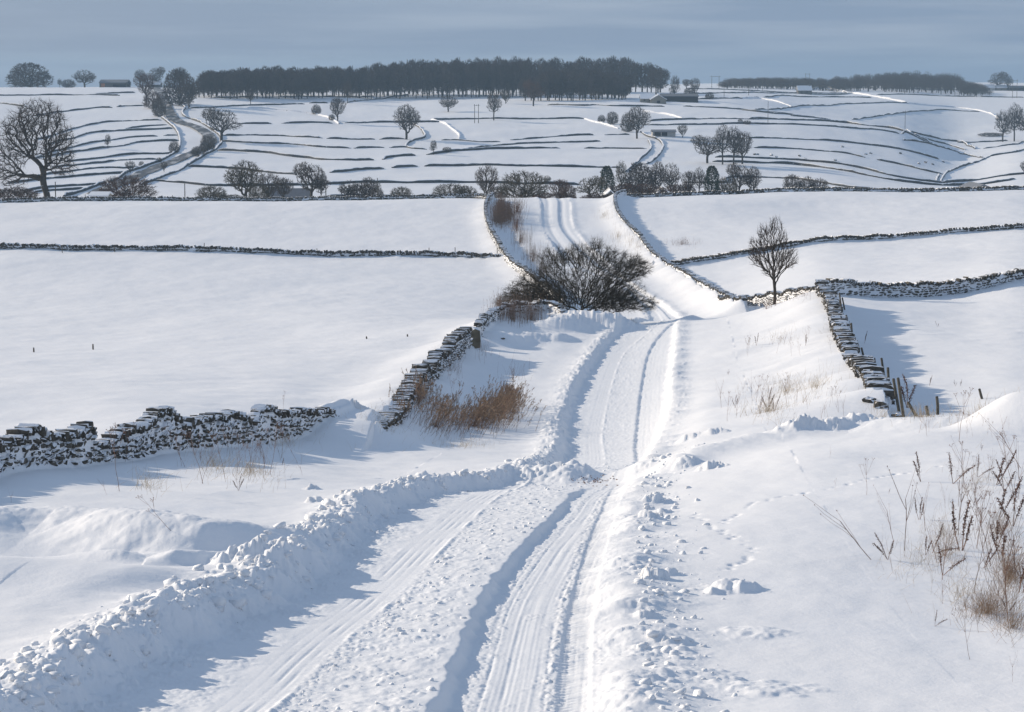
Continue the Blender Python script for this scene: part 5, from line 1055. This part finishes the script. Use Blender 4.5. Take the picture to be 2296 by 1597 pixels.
for a in [('thistle', 'tall forked weed with dark buds, leftmost of the right foreground', 1955, 1255, 235, -.55), ('umbel', 'small forked twig between the tall leaning weed and the dock plants', 1943, 1110, 95, 0), ('dock', 'nodding dark weed right of the tall leaning weed', 1990, 1255, 85, -.25),
          ('thistle', 'thin upright weed with one bud in the middle of the right foreground', 2028, 1235, 250, 0), ('dock', 'left of the upright brown dock spikes under the fence', 2065, 1080, 95, 0), ('dock', 'tallest brown dock spike under the fence corner', 2135, 1085, 105, .05), ('dock', 'right-hand short dock spikes by the slanted twig', 2190, 1070, 70, .3),
          ('dock', 'drooping dock heap low on the snow', 2090, 1240, 100, .6), ('dock', 'dark dock stalk behind the tall weeds near the right edge', 2155, 1235, 150, .1), ('dock', 'broken dock stem hanging down in the right foreground', 2112, 1290, 110, .1), ('thistle', 'bushy dead weed with two stems in the right foreground', 2112, 1300, 185, 0),
          ('umbel', 'widely branched umbel stem standing tall near the right edge', 2222, 1270, 200, -.1), ('umbel', 'tall branched weed crossing the straw at the right edge', 2262, 1400, 250, .1), ('thistle', 'big bare twig slanting in from the right edge', 2290, 1050, 170, -.4), ('thistle', 'wiry twigs at the right edge above the straw', 2280, 1160, 150, -.2), ('umbel', 'lone thin stem leaning in the lower right corner', 2175, 1480, 130, -.2),
          ('thistle', 'small spiky tuft on the little drift left of the dock plants', 1860, 1028, 34, .3), ('dock', 'tiny crumpled weed left of the dock plants', 1992, 1108, 20, 0), ('umbel', 'two-stemmed low weed beside the footprints', 1873, 1100, 30, 0), ('thistle', 'thin weed rising behind the forked twig', 2005, 1215, 150, -.1), ('umbel', 'fine stem with side rays right of the bushy dead weed', 2185, 1330, 210, .15), ('thistle', 'stiff weed in the straw near the bottom right', 2235, 1390, 160, .05), ('thistle', 'short weed at the very bottom right corner', 2270, 1530, 90, 0),
          ('dock', 'dark curled weed on the mound slope at the right', 2200, 1010, 24, 0), ('umbel', 'tall thin umbel before the mound at the right', 2150, 990, 130, 0)]:
    plant(a[0], a[1], a[2], a[3], a[4] * .88, GR, lean=a[5], wide=1.0)
for lb, u, v, h, k in [('thick russet dock with twin spikes at the right edge', 2270, 1180, 120, 'dock'), ('dark dock leaning over the straw at the right edge', 2245, 1260, 110, 'dock'), ('russet dock between the two tall umbels', 2235, 1225, 90, 'dock'), ('low dark dock in front of the drooping heap', 2075, 1245, 60, 'dock'), ('thin russet dock at the very edge of the picture', 2290, 1330, 130, 'dock'),
          ('bushy weed behind the bushy two-stemmed one', 2150, 1200, 170, 'thistle'), ('branching weed above the drooping dock heap', 2075, 1190, 120, 'thistle'), ('fine branching weed left of the widely branched umbel', 2190, 1230, 170, 'thistle'), ('dense weed among the straw at the right', 2250, 1340, 190, 'thistle'), ('second dense weed among the straw at the right', 2280, 1300, 190, 'thistle'), ('tall weed at the right edge under the mound', 2285, 1120, 150, 'thistle'), ('umbel cluster at the right edge above the slanted twig', 2270, 1090, 120, 'umbel'), ('short weed under the dock spikes', 2120, 1140, 60, 'thistle')]:
    plant(k, lb, u, v, h, GR, wide=1.1)
for i in range(46):
    plant(r.choice(('thistle', 'umbel', 'thistle', 'dock')), 'thin brown weed in the tangle at the right edge', r.gauss(2185, 80), r.uniform(1060, 1420), r.uniform(40, 115), 'thin weeds in the tangle at the right edge', lean=r.uniform(-.35, .35))
GV = 'dead weeds on the right verge'
r = random.Random(9)
for a in [('dock', 'dark dock stalk on the verge nearest the lane', 1648, 915, 34), ('dock', 'tallest dark dock stalk in the verge weeds', 1722, 922, 60), ('dock', 'dark dock stalk right of the tallest on the verge', 1736, 925, 48), ('dock', 'short dock stalk left of the tallest on the verge', 1705, 915, 36), ('dock', 'small dark weed alone on the verge near the lane edge', 1633, 842, 16),
          ('dock', 'upper verge dock stalk among grass near the lane', 1696, 775, 36), ('dock', 'upper verge dock stalk near the stone wall', 1806, 775, 32), ('dock', 'isolated dark dock in the snowfield right of the fence', 2102, 735, 19), ('dock', 'dark weed in the snowfield behind the mound', 2084, 865, 30), ('dock', 'small weed left of the pair behind the mound', 2142, 866, 16), ('dock', 'small weed right of the pair behind the mound', 2154, 866, 18), ('dock', 'big bushy dead plant standing against the fence posts', 2036, 915, 86), ('dock', 'tall dark weed above the fence line', 1938, 770, 36)]:
    plant(a[0], a[1], a[2], a[3], a[4], GV, ymin=54, wide=1.25 if 'bushy' in a[1] else .8)
for i in range(26):
    plant(r.choice(('thistle', 'umbel', 'thistle')), 'thin dry weed among the grass of the right verge', r.gauss(1740, 75), r.uniform(890, 952), r.uniform(35, 75), 'thin weeds of the right verge', ymin=54)
for i in range(12):
    plant(r.choice(('thistle', 'umbel')), 'thin dry weed high on the right verge near the wall', r.uniform(1670, 1875), r.uniform(765, 800), r.uniform(24, 46), 'thin weeds high on the right verge', ymin=100)
for i in range(12):
    plant(r.choice(('thistle', 'umbel')), 'thin dry weed along the rim in front of the fence', r.uniform(2040, 2280), r.uniform(955, 985), r.uniform(25, 60), 'thin weeds along the rim in front of the fence')
GL = 'frosted weeds below the broken wall'
for a in [('umbel', 'forked frosted umbel stem in front of the tall stone stack', 268, 1102, 150, 0), ('umbel', 'leaning frosted umbel stem at the left of the broken wall', 280, 1035, 80, 0), ('thistle', 'broken bare stick leaning on the drift at the left', 240, 1110, 48, -.4), ('umbel', 'tall frosted stems right below the tall stone stack', 455, 1085, 120, -.15), ('umbel', 'single tall frosted umbel under the stack', 505, 1075, 105, -.1), ('umbel', 'frosted umbel leaning out of the heap toward the wall', 385, 1190, 105, -.5),
          ('umbel', 'pair of umbels rising above the top of the broken wall', 636, 925, 46, 0), ('umbel', 'tall dry umbel group below the middle of the broken wall', 605, 1065, 110, 0), ('thistle', 'thin dry twig with side shoots near the tall umbel group', 590, 1070, 95, 0), ('thistle', 'small dark weed on the drift at the far left', 27, 1128, 40, 0), ('thistle', 'stiff stick standing in the snow right of the stone stack', 450, 1035, 40, 0), ('dock', 'small dark dock in the shade left of the frosted umbels', 535, 1100, 42, 0), ('dock', 'small dark dock low on the slope below the umbel group', 632, 1045, 24, 0)]:
    plant(a[0], a[1], a[2], a[3], a[4], GL, lean=a[5], ymin=60 if 'above the top' in a[1] else 14)
for i in range(30):
    plant(r.choice(('thistle', 'umbel')), 'thin frosted weed on the shaded slope below the broken wall', r.gauss(540, 75), r.uniform(1005, 1105), r.uniform(35, 90), 'thin frosted weeds below the broken wall', lean=r.uniform(-.3, .3))
for i in range(22):
    plant(r.choice(('thistle', 'umbel')), 'thin dry weed on the slope right of the stepped wall', r.uniform(860, 1180), r.uniform(905, 990), r.uniform(35, 80), 'thin weeds right of the stepped wall', ymin=75)

# ---------------------------------------------------------------- posts, poles and buildings
def post(label, ub, vb, ut, vt, r, group, ymin=54, name='fence_post', emb=0.3, y=None):
    if y is None: x, y = hit(ub, vb, ymin, HF); z = hf(x, y)
    else: x = X_of(ub, y); z = hf(x, y)
    m = math.hypot(x, y) / F; T = np.array([(ut - ub) * m, 0.03, (vb - vt) * m]); rs = np.random.RandomState(int(ub * 3 + vb))
    P = [-T / np.linalg.norm(T) * emb, T * .5 + rs.normal(0, .008, 3), T]; rr = [r, r * .96, r * .9]
    v, q = prisms([P[0], P[1]], [P[1], P[2]], rr[:2], rr[1:], 7); nv = len(v)
    top = np.arange(7) + 21; v = np.vstack([v, [P[2] + np.array([0, 0, r * .3])]])
    cap = [(top[i], top[(i + 1) % 7], nv, nv) for i in range(7)]
    me = bpy.data.meshes.new(name); me.from_pydata([tuple(a) for a in v], [], [tuple(int(i) for i in f) for f in q] + [(int(a), int(b), int(c)) for a, b, c, _ in cap]); me.materials.append(M_WOOD)
    for p in me.polygons: p.use_smooth = True
    o = bpy.data.objects.new(name, me); COL.objects.link(o); o.location = (x, y, z); return tag(o, label, 'post', group)
def C6(x, y): return 1478.8 + x * .3559, 443.6 + y * .3559
for lb, a, b in [('upright fence post where the wall meets the long field wall', (1165, 700), (1150, 630)), ('long leaning post high up beside the stone wall', (1160, 790), (1130, 600)), ('slim post just below the long leaning one', (1200, 840), (1175, 740)), ('tall weathered post beside the deep notch in the wall', (1216, 960), (1205, 790)),
                 ('leaning post touching the tall weathered one', (1243, 985), (1222, 860)), ('post leaning left just above the wall end', (1308, 1080), (1270, 945)), ('short dark post between two taller ones near the wall end', (1370, 1140), (1350, 1010)), ('dark post with a flat top near the wall end', (1425, 1185), (1395, 1010)), ('tall pale post closest to the end of the wall', (1450, 1285), (1435, 1070)),
                 ('thick post left of the touching pair at the fence corner', (1508, 1340), (1470, 1140)), ('narrow post of the touching pair at the fence corner', (1538, 1382), (1498, 1135)), ('fallen slanting post at the fence corner', (1618, 1370), (1565, 1288)), ('short leaning stump right of the fence corner', (1692, 1368), (1680, 1312)), ('dark square post standing alone right of the corner', (1750, 1362), (1745, 1253)), ('dark post half sunk behind the snow mound', (2032, 1262), (2014, 1205))]:
    a = C6(*a); b = C6(*b); post(lb, a[0], a[1] + 2, b[0], b[1], .05, 'posts of the fence beside the steep wall', ymin=58 if 'sunk' not in lb else 56)
for lb, u, v, h in [('small stake in the left field, leftmost of four', 76, 790, 10), ('small stake in the left field, second from the left', 209, 784, 12), ('tiny dark stake in the left field near its middle', 822, 760, 5), ('tiny dark stake in the left field nearest the gatepost', 914, 755, 5)]:
    post(lb, u, v, u - .5, v - h, .05, 'stakes in the left field', ymin=90)
for i, (u, v, h) in enumerate([(22, 458, 10), (86, 460, 17), (181, 457, 12), (199, 456, 13), (295, 456, 8), (328, 457, 9), (393, 455, 12), (468, 456, 10), (120, 458, 7), (1018, 452, 10)]):
    post('small post in the wall along the left crest', u, v, u, v - h, .06, 'posts along the left crest wall', y=388.0)
for i, (u, v, h) in enumerate([(145, 576, 16), (262, 577, 12), (380, 578, 12), (462, 580, 14), (713, 584, 14), (790, 585, 11), (868, 585, 12), (963, 586, 17), (1021, 585, 17), (1115, 584, 14)]):
    post('thin post in the wall crossing the left field', u, v, u, v - h, .05, 'posts along the left field wall', y=277.0)
def pole(label, C, x, y0, y1, pair=0.0, arm=True, name='utility_pole', depth=None, th=.16):
    ub, vb = C((x, y1)); ut, vt = C((x, y0)); 
    if depth: y = depth; px = X_of(ub, y); z = z_of(y, vb)
    else: px, y = hit(ub, vb, 445, HF); z = hf(px, y)
    m = math.hypot(px, y) / F; h = (vb - vt) * m; parts = []
    offs = (0,) if not pair else (-pair / 2, pair / 2)
    root = empty(name, (px, y, z), 0, label, 'pole', 'poles of the power line')
    for o in offs: mesh_np('pole', *prisms([(o, 0, -1.0)], [(o, 0, h)], [th], [th * .7], 6), M_WOOD, root)
    if arm:
        mesh_np('crossarm', *blocks(np.array([[0, -.15, h * .93]]), np.array([max(1.0, pair * .8)]), np.array([.08]), np.array([.09]), np.zeros(1), np.zeros(1), 1, True, .02), M_WOOD, root)
        mesh_np('insulators', *merge([prisms([(a, -.15, h * .94)], [(a, -.15, h * .94 + .3)], [.06], [.05], 5) for a in (-.9, 0, .9)]), M_WOOD, root)
    return root
for lb, C, x, y0, y1, pr in [('leftmost double pole before the right plantation', C4, 120, 195, 308, 3.0), ('double pole in front of the pale farmhouse', C4, 500, 195, 312, 3.0), ('double pole right of the pale farmhouse', C4, 903, 203, 322, 3.0), ('double pole in the middle of the right plateau', C4, 1318, 215, 347, 3.0), ('double pole left of the right edge farm', C4, 1752, 245, 377, 3.2), ('double pole nearest the right edge farm', C4, 2220, 250, 397, 3.0),
                             ('tall double pole against the sky gap between the woods', C3, 1897, 203, 320, 4.6), ('double pole in the middle of the far fields', C2, 1995, 478, 642, 1.6)]: pole(lb, C, x, y0, y1, pr, True)
for lb, C, x, y0, y1, dp in [('single pole on the wall left of the spur', C4, 211, 425, 600, None), ('tall single pole with a crossarm on the spur crest', C4, 1327, 500, 672, None), ('thin pole far left on the right plateau', C4, 55, 280, 350, None), ('thin pole below the pale farmhouse', C4, 838, 268, 357, None), ('thin pole below the small skyline tree', C3, 1997, 322, 412, None), ('thin pole right of the small skyline tree', C3, 2211, 298, 400, None), ('pole on the verge of the winding far road', C1, 1432, 480, 590, None),
                             ('pole above the crest wall left of the pale valley tree', C1, 1633, 1170, 1310, 500), ('thin pole right of the big left tree', C1, 517, 1155, 1300, 470), ('pole among the bushes of the valley pair', C2, 1143, 1120, 1320, 480), ('thin pole left of the slim valley tree', C2, 697, 1165, 1320, 490)]: pole(lb, C, x, y0, y1, 0, 'crossarm' in lb, depth=dp, th=.13)

def flat_mat(name, c, r=.85, s=2.0, k=.75): return bark_material(name, tuple(x * k for x in c), c, s)
M_LSTONE = flat_mat('limestone', (.30, .27, .22)); M_DSTONE = flat_mat('dark_limestone', (.14, .13, .115)); M_SLATE = flat_mat('slate', (.16, .17, .19)); M_TIN = flat_mat('grey_sheeting', (.20, .22, .25)); M_PALE = flat_mat('pale_render', (.52, .49, .44)); M_ORANGE = flat_mat('orange_end', (.5, .22, .12))
def building(label, u0, u1, vb, wall_px, roof_px, depth=None, deep=7.0, roof=None, walls=None, gable_front=False, openings=(), chimney=False, name='barn', cat='building', snow=.85, end=None):
    uc = (u0 + u1) / 2
    if depth: y = depth; x = X_of(uc, y); z = z_of(y, vb)
    else: x, y = hit(uc, vb, 445, HF); z = hf(x, y)
    m = math.hypot(x, y) / F; w = (u1 - u0) * m / 2; h = wall_px * m; rh = roof_px * m; d = deep / 2
    root = empty(name, (x, y, z), 0, label, cat, None); walls = walls or M_LSTONE
    me = bpy.data.meshes.new('walls')
    if gable_front:
        V = [(-w, -d, -1.5), (w, -d, -1.5), (w, d, -1.5), (-w, d, -1.5), (-w, -d, h), (w, -d, h), (w, d, h), (-w, d, h), (0, -d, h + rh), (0, d, h + rh)]
        Fs = [(0, 1, 5, 8, 4), (1, 2, 6, 5), (2, 3, 7, 9, 6), (3, 0, 4, 7)]
        e = .35; R = [[(-w - e, -d - e, h - .2), (0, -d - e, h + rh + .12), (0, d + e, h + rh + .12), (-w - e, d + e, h - .2)], [(0, -d - e, h + rh + .12), (w + e, -d - e, h - .2), (w + e, d + e, h - .2), (0, d + e, h + rh + .12)]]
    else:
        V = [(-w, -d, -1.5), (w, -d, -1.5), (w, d, -1.5), (-w, d, -1.5), (-w, -d, h), (w, -d, h), (w, d, h), (-w, d, h), (-w, 0, h + rh), (w, 0, h + rh)]
        Fs = [(0, 1, 5, 4), (1, 2, 6, 9, 5), (2, 3, 7, 6), (3, 0, 4, 8, 7)]
        e = .35; R = [[(-w - e, -d - e, h - .2), (w + e, -d - e, h - .2), (w + e, 0, h + rh + .12), (-w - e, 0, h + rh + .12)], [(-w - e, 0, h + rh + .12), (w + e, 0, h + rh + .12), (w + e, d + e, h - .2), (-w - e, d + e, h - .2)]]
    me.from_pydata(V, [], Fs); me.materials.append(walls); o = bpy.data.objects.new('walls', me); COL.objects.link(o); o.parent = root
    VV = []; FF = []
    for q in R:
        k = len(VV); VV += q + [(a, b, c + .28) for a, b, c in q]; FF += [(k, k + 3, k + 2, k + 1), (k + 4, k + 5, k + 6, k + 7)] + [(k + i, k + (i + 1) % 4, k + 4 + (i + 1) % 4, k + 4 + i) for i in range(4)]
    me = bpy.data.meshes.new('roof'); me.from_pydata(VV, [], FF); me.materials.append(roof or M_FARSNOW); ro = bpy.data.objects.new('roof', me); COL.objects.link(ro); ro.parent = root
    for nm, a, b, c0, c1 in openings:       # fractions of the front
        vv = [(-w + 2 * w * a, -d - .06, h * c0), (-w + 2 * w * b, -d - .06, h * c0), (-w + 2 * w * b, -d - .06, h * c1), (-w + 2 * w * a, -d - .06, h * c1)]; vv += [(p, q + .05, s) for p, q, s in vv]
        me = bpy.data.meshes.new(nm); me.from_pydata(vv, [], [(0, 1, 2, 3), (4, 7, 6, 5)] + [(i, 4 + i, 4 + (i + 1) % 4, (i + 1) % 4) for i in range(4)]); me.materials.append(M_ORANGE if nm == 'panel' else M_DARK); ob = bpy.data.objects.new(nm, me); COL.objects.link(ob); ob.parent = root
    if chimney: mesh_np('chimney', *blocks(np.array([[w * .8, 0, h + rh + .4]]), np.array([.5]), np.array([.4]), np.array([.9]), np.zeros(1), np.zeros(1), 2, True, .03), walls, ro)
    return root
building('long low grey barn on the left skyline with an orange end panel', 241, 300, 190, 10, 5, deep=14, roof=M_TIN, walls=M_DSTONE, openings=[('panel', .06, .2, .05, .8), ('doorway', .5, .98, 0, .6)])
building('darker lean-to shed right of the long grey barn', 268, 302, 191, 6, 5, deep=8, roof=M_SLATE, walls=M_DARK, depth=None, openings=[('doorway', .2, .8, 0, .8)])
building('roadside building hidden behind the dark skyline trees', 345, 372, 192, 6, 6, deep=10, walls=M_DSTONE, openings=[('doorway', .3, .6, 0, .7)])
building('beige stone farmhouse below the right end of the wood', 1436, 1466, 230, 9, 8, deep=9, name='farmhouse', openings=[('window', .2, .32, .4, .75), ('window', .6, .72, .4, .75)])
building('front gabled stone outbuilding of the farm below the wood', 1458, 1492, 232, 9, 9, deep=10, gable_front=True, name='farm_outbuilding', walls=M_LSTONE, openings=[('doorway', .4, .6, 0, .7)])
building('long dark farm shed right of the beige farmhouse', 1482, 1562, 227, 11, 4, deep=16, roof=M_SLATE, walls=M_DARK, openings=[('doorway', .1, .3, 0, .8), ('doorway', .5, .7, 0, .8)])
building('long low open-fronted shed by the white lane', 1462, 1513, 305, 10, 2, deep=7, name='open_shed', roof=M_TIN, walls=M_PALE, openings=[('doorway', .08, .36, .05, .85), ('doorway', .4, .64, .05, .85)])
building('gabled house peeping over the russet hedge at the lane end', 1350, 1380, 452, 10, 15, depth=500, deep=10, gable_front=True, name='house', walls=M_DSTONE, openings=[('window', .4, .6, .4, .8)])
building('dark stone house among the valley trees right of the lane', 1466, 1498, 446, 13, 9, depth=530, deep=9, gable_front=True, name='house', walls=M_DSTONE, openings=[('window', .25, .4, .5, .8), ('window', .6, .75, .5, .8)])
building('long slate-roofed valley house behind bare trees', 608, 650, 452, 12, 17, depth=560, deep=9, name='house', roof=M_SLATE, walls=M_DSTONE, openings=[('window', .2, .32, .3, .8), ('window', .6, .7, .3, .8)], chimney=True)
building('lower slate-roofed wing of the valley house', 652, 697, 452, 12, 14, depth=555, deep=9, name='house', roof=M_SLATE, walls=M_DSTONE, openings=[('window', .3, .4, .3, .8)])
building('low stone shed at the bottom of the winding far road', 216, 252, 450, 13, 3, depth=480, deep=6, name='stone_shed', walls=M_LSTONE, openings=[('doorway', .4, .55, 0, .7)])
building('pale farmhouse with a snowy roof in front of the plantation', 1779, 1809, 192, 8, 9, deep=10, name='farmhouse', walls=M_DSTONE, openings=[('window', .2, .3, .3, .7), ('window', .6, .7, .3, .7)], chimney=True)
building('small house with a lit gable at the right edge farm', 2191, 2214, 193, 6, 6, deep=8, name='house', walls=M_PALE, openings=[('window', .4, .5, .3, .7)])
building('second house of the right edge farm', 2218, 2240, 193, 6, 5, deep=8, name='house', walls=M_LSTONE, openings=[('window', .4, .5, .3, .7)])
building('long dark sheds at the right edge farm', 2243, 2310, 193, 7, 3, deep=18, roof=M_SLATE, walls=M_DARK, openings=[('doorway', .1, .3, 0, .8)])
building('broad low barn roof showing over the right crest wall', 2148, 2215, 434, 6, 13, depth=470, deep=14, gable_front=True, walls=M_TIN, roof=M_TIN, openings=[('doorway', .4, .6, 0, .8)])

# boulders breaking through the snow on the spur
rs = np.random.RandomState(12)
for i, (x, y) in enumerate([(240, 865), (470, 872), (515, 900), (790, 928), (760, 908), (1010, 858), (1048, 850), (820, 797), (1290, 850), (1442, 935), (1495, 925), (1555, 940), (1640, 920), (105, 860), (130, 861), (280, 884)]):
    px, py = hit(*C4((x, y)), ymin=445, H=HF); o = mesh_np('boulder', *blocks(np.zeros((1, 3)), np.array([.5]), np.array([.45]), np.array([.5]), np.array([rs.uniform(0, 3)]), np.array([.2]), i, True, .25), M_STONE_FAR); o.location = (px, py, hf(px, py) + .2)
    tag(o, 'small dark boulder poking through the snow of the spur', 'boulder', 'boulders on the spur')
for i, (u, v, s) in enumerate([(1975, 912, .25), (1950, 900, .2), (2010, 935, .16), (1128, 760, .12)]):
    px, py = hit(u, v, 54, HF); o = mesh_np('loose_stone', *blocks(np.zeros((1, 3)), np.array([s]), np.array([s * .8]), np.array([s * .5]), np.array([i * 1.0]), np.array([.2]), 30 + i, True, .25), M_STONE); o.location = (px, py, hf(px, py) + s * .2)
    tag(o, ['fallen wall stone at the foot of the steep wall', 'fallen wall stone tucked under the wall end', 'small stone by the fence corner', 'small dark stone on the ridge of snow below the russet stalks'][i], 'stone')

# ---------------------------------------------------------------- haze
def haze():
    x, y0, y1, z0, z1 = 13500.0, -60.0, 4700.0, -60.0, 46.0
    V = [(-x, y0, z0), (x, y0, z0), (x, y1, z0), (-x, y1, z0), (-x, y0, z1), (x, y0, z1), (x, y1, z1), (-x, y1, z1)]
    me = bpy.data.meshes.new('haze'); me.from_pydata(V, [], [(0, 3, 2, 1), (4, 5, 6, 7), (0, 1, 5, 4), (1, 2, 6, 5), (2, 3, 7, 6), (3, 0, 4, 7)])
    m = bpy.data.materials.new('haze'); m.use_nodes = True; t = m.node_tree; t.nodes.clear(); out = t.nodes.new('ShaderNodeOutputMaterial'); pv = t.nodes.new('ShaderNodeVolumePrincipled')
    pv.inputs['Density'].default_value = 0.00020; pv.inputs['Color'].default_value = (.52, .76, 1.0, 1); pv.inputs['Anisotropy'].default_value = 0.0
    t.links.new(pv.outputs[0], out.inputs['Volume']); me.materials.append(m); o = bpy.data.objects.new('haze', me); COL.objects.link(o); tag(o, 'thin blue winter haze over the far hillside', 'haze', kind='stuff')
haze()

# grit and small stones dropped on the packed snow at the bend
rs = np.random.RandomState(77); G_ = []
for i in range(70):
    u = rs.normal(1335, 26); v = rs.normal(1078, 6); x, y = hit(u, v, 14, HF); s = rs.uniform(.006, .018)
    G_.append(blocks(np.array([[x, y, hf(x, y) + s * .3]]), np.array([s]), np.array([s * .8]), np.array([s * .6]), np.array([rs.uniform(0, 3)]), np.array([.2]), i, False, .25))
tag(mesh_np('grit', *merge(G_), M_STALK), 'brown grit scattered on the packed snow at the bend', 'grit', kind='stuff')

# broken clods thrown up by the plough: angular lumps of snow along both edges of the lane and on the crust
def clods(label, n, fn, smin, smax, seed):
    rs = np.random.RandomState(seed); ys = 17 + (rs.rand(n) ** 1.7) * 45; xs = fn(rs, ys); s = smin + (smax - smin) * rs.rand(n) ** 3.2; z = HF(xs, ys) + s * .15
    v, q = blocks(np.stack([xs, ys, z], 1), s * rs.uniform(.6, 1.3, n), s * rs.uniform(.6, 1.2, n), s * rs.uniform(.4, .85, n), rs.uniform(0, 3.1, n), rs.uniform(-.6, .6, n), seed, True, .24)
    tag(mesh_np('snow_clods', v, q, M_SNOW, smooth=True), label, 'snow clods', kind='stuff')
clods('broken clods of snow along the left ploughed bank', 1000, lambda rs, y: RL(y) + rs.normal(-.08, .26, len(y)), .012, .085, 91)
clods('broken clods of snow along the right edge of the lane', 620, lambda rs, y: RR(y) + .1 + np.abs(rs.normal(0, .42, len(y))), .010, .062, 92)
clods('crumbs of snow on the crust between the wheel lanes', 420, lambda rs, y: RT(y) + .3 + (RM(y) - RT(y) - .3) * rs.rand(len(y)), .008, .04, 93)
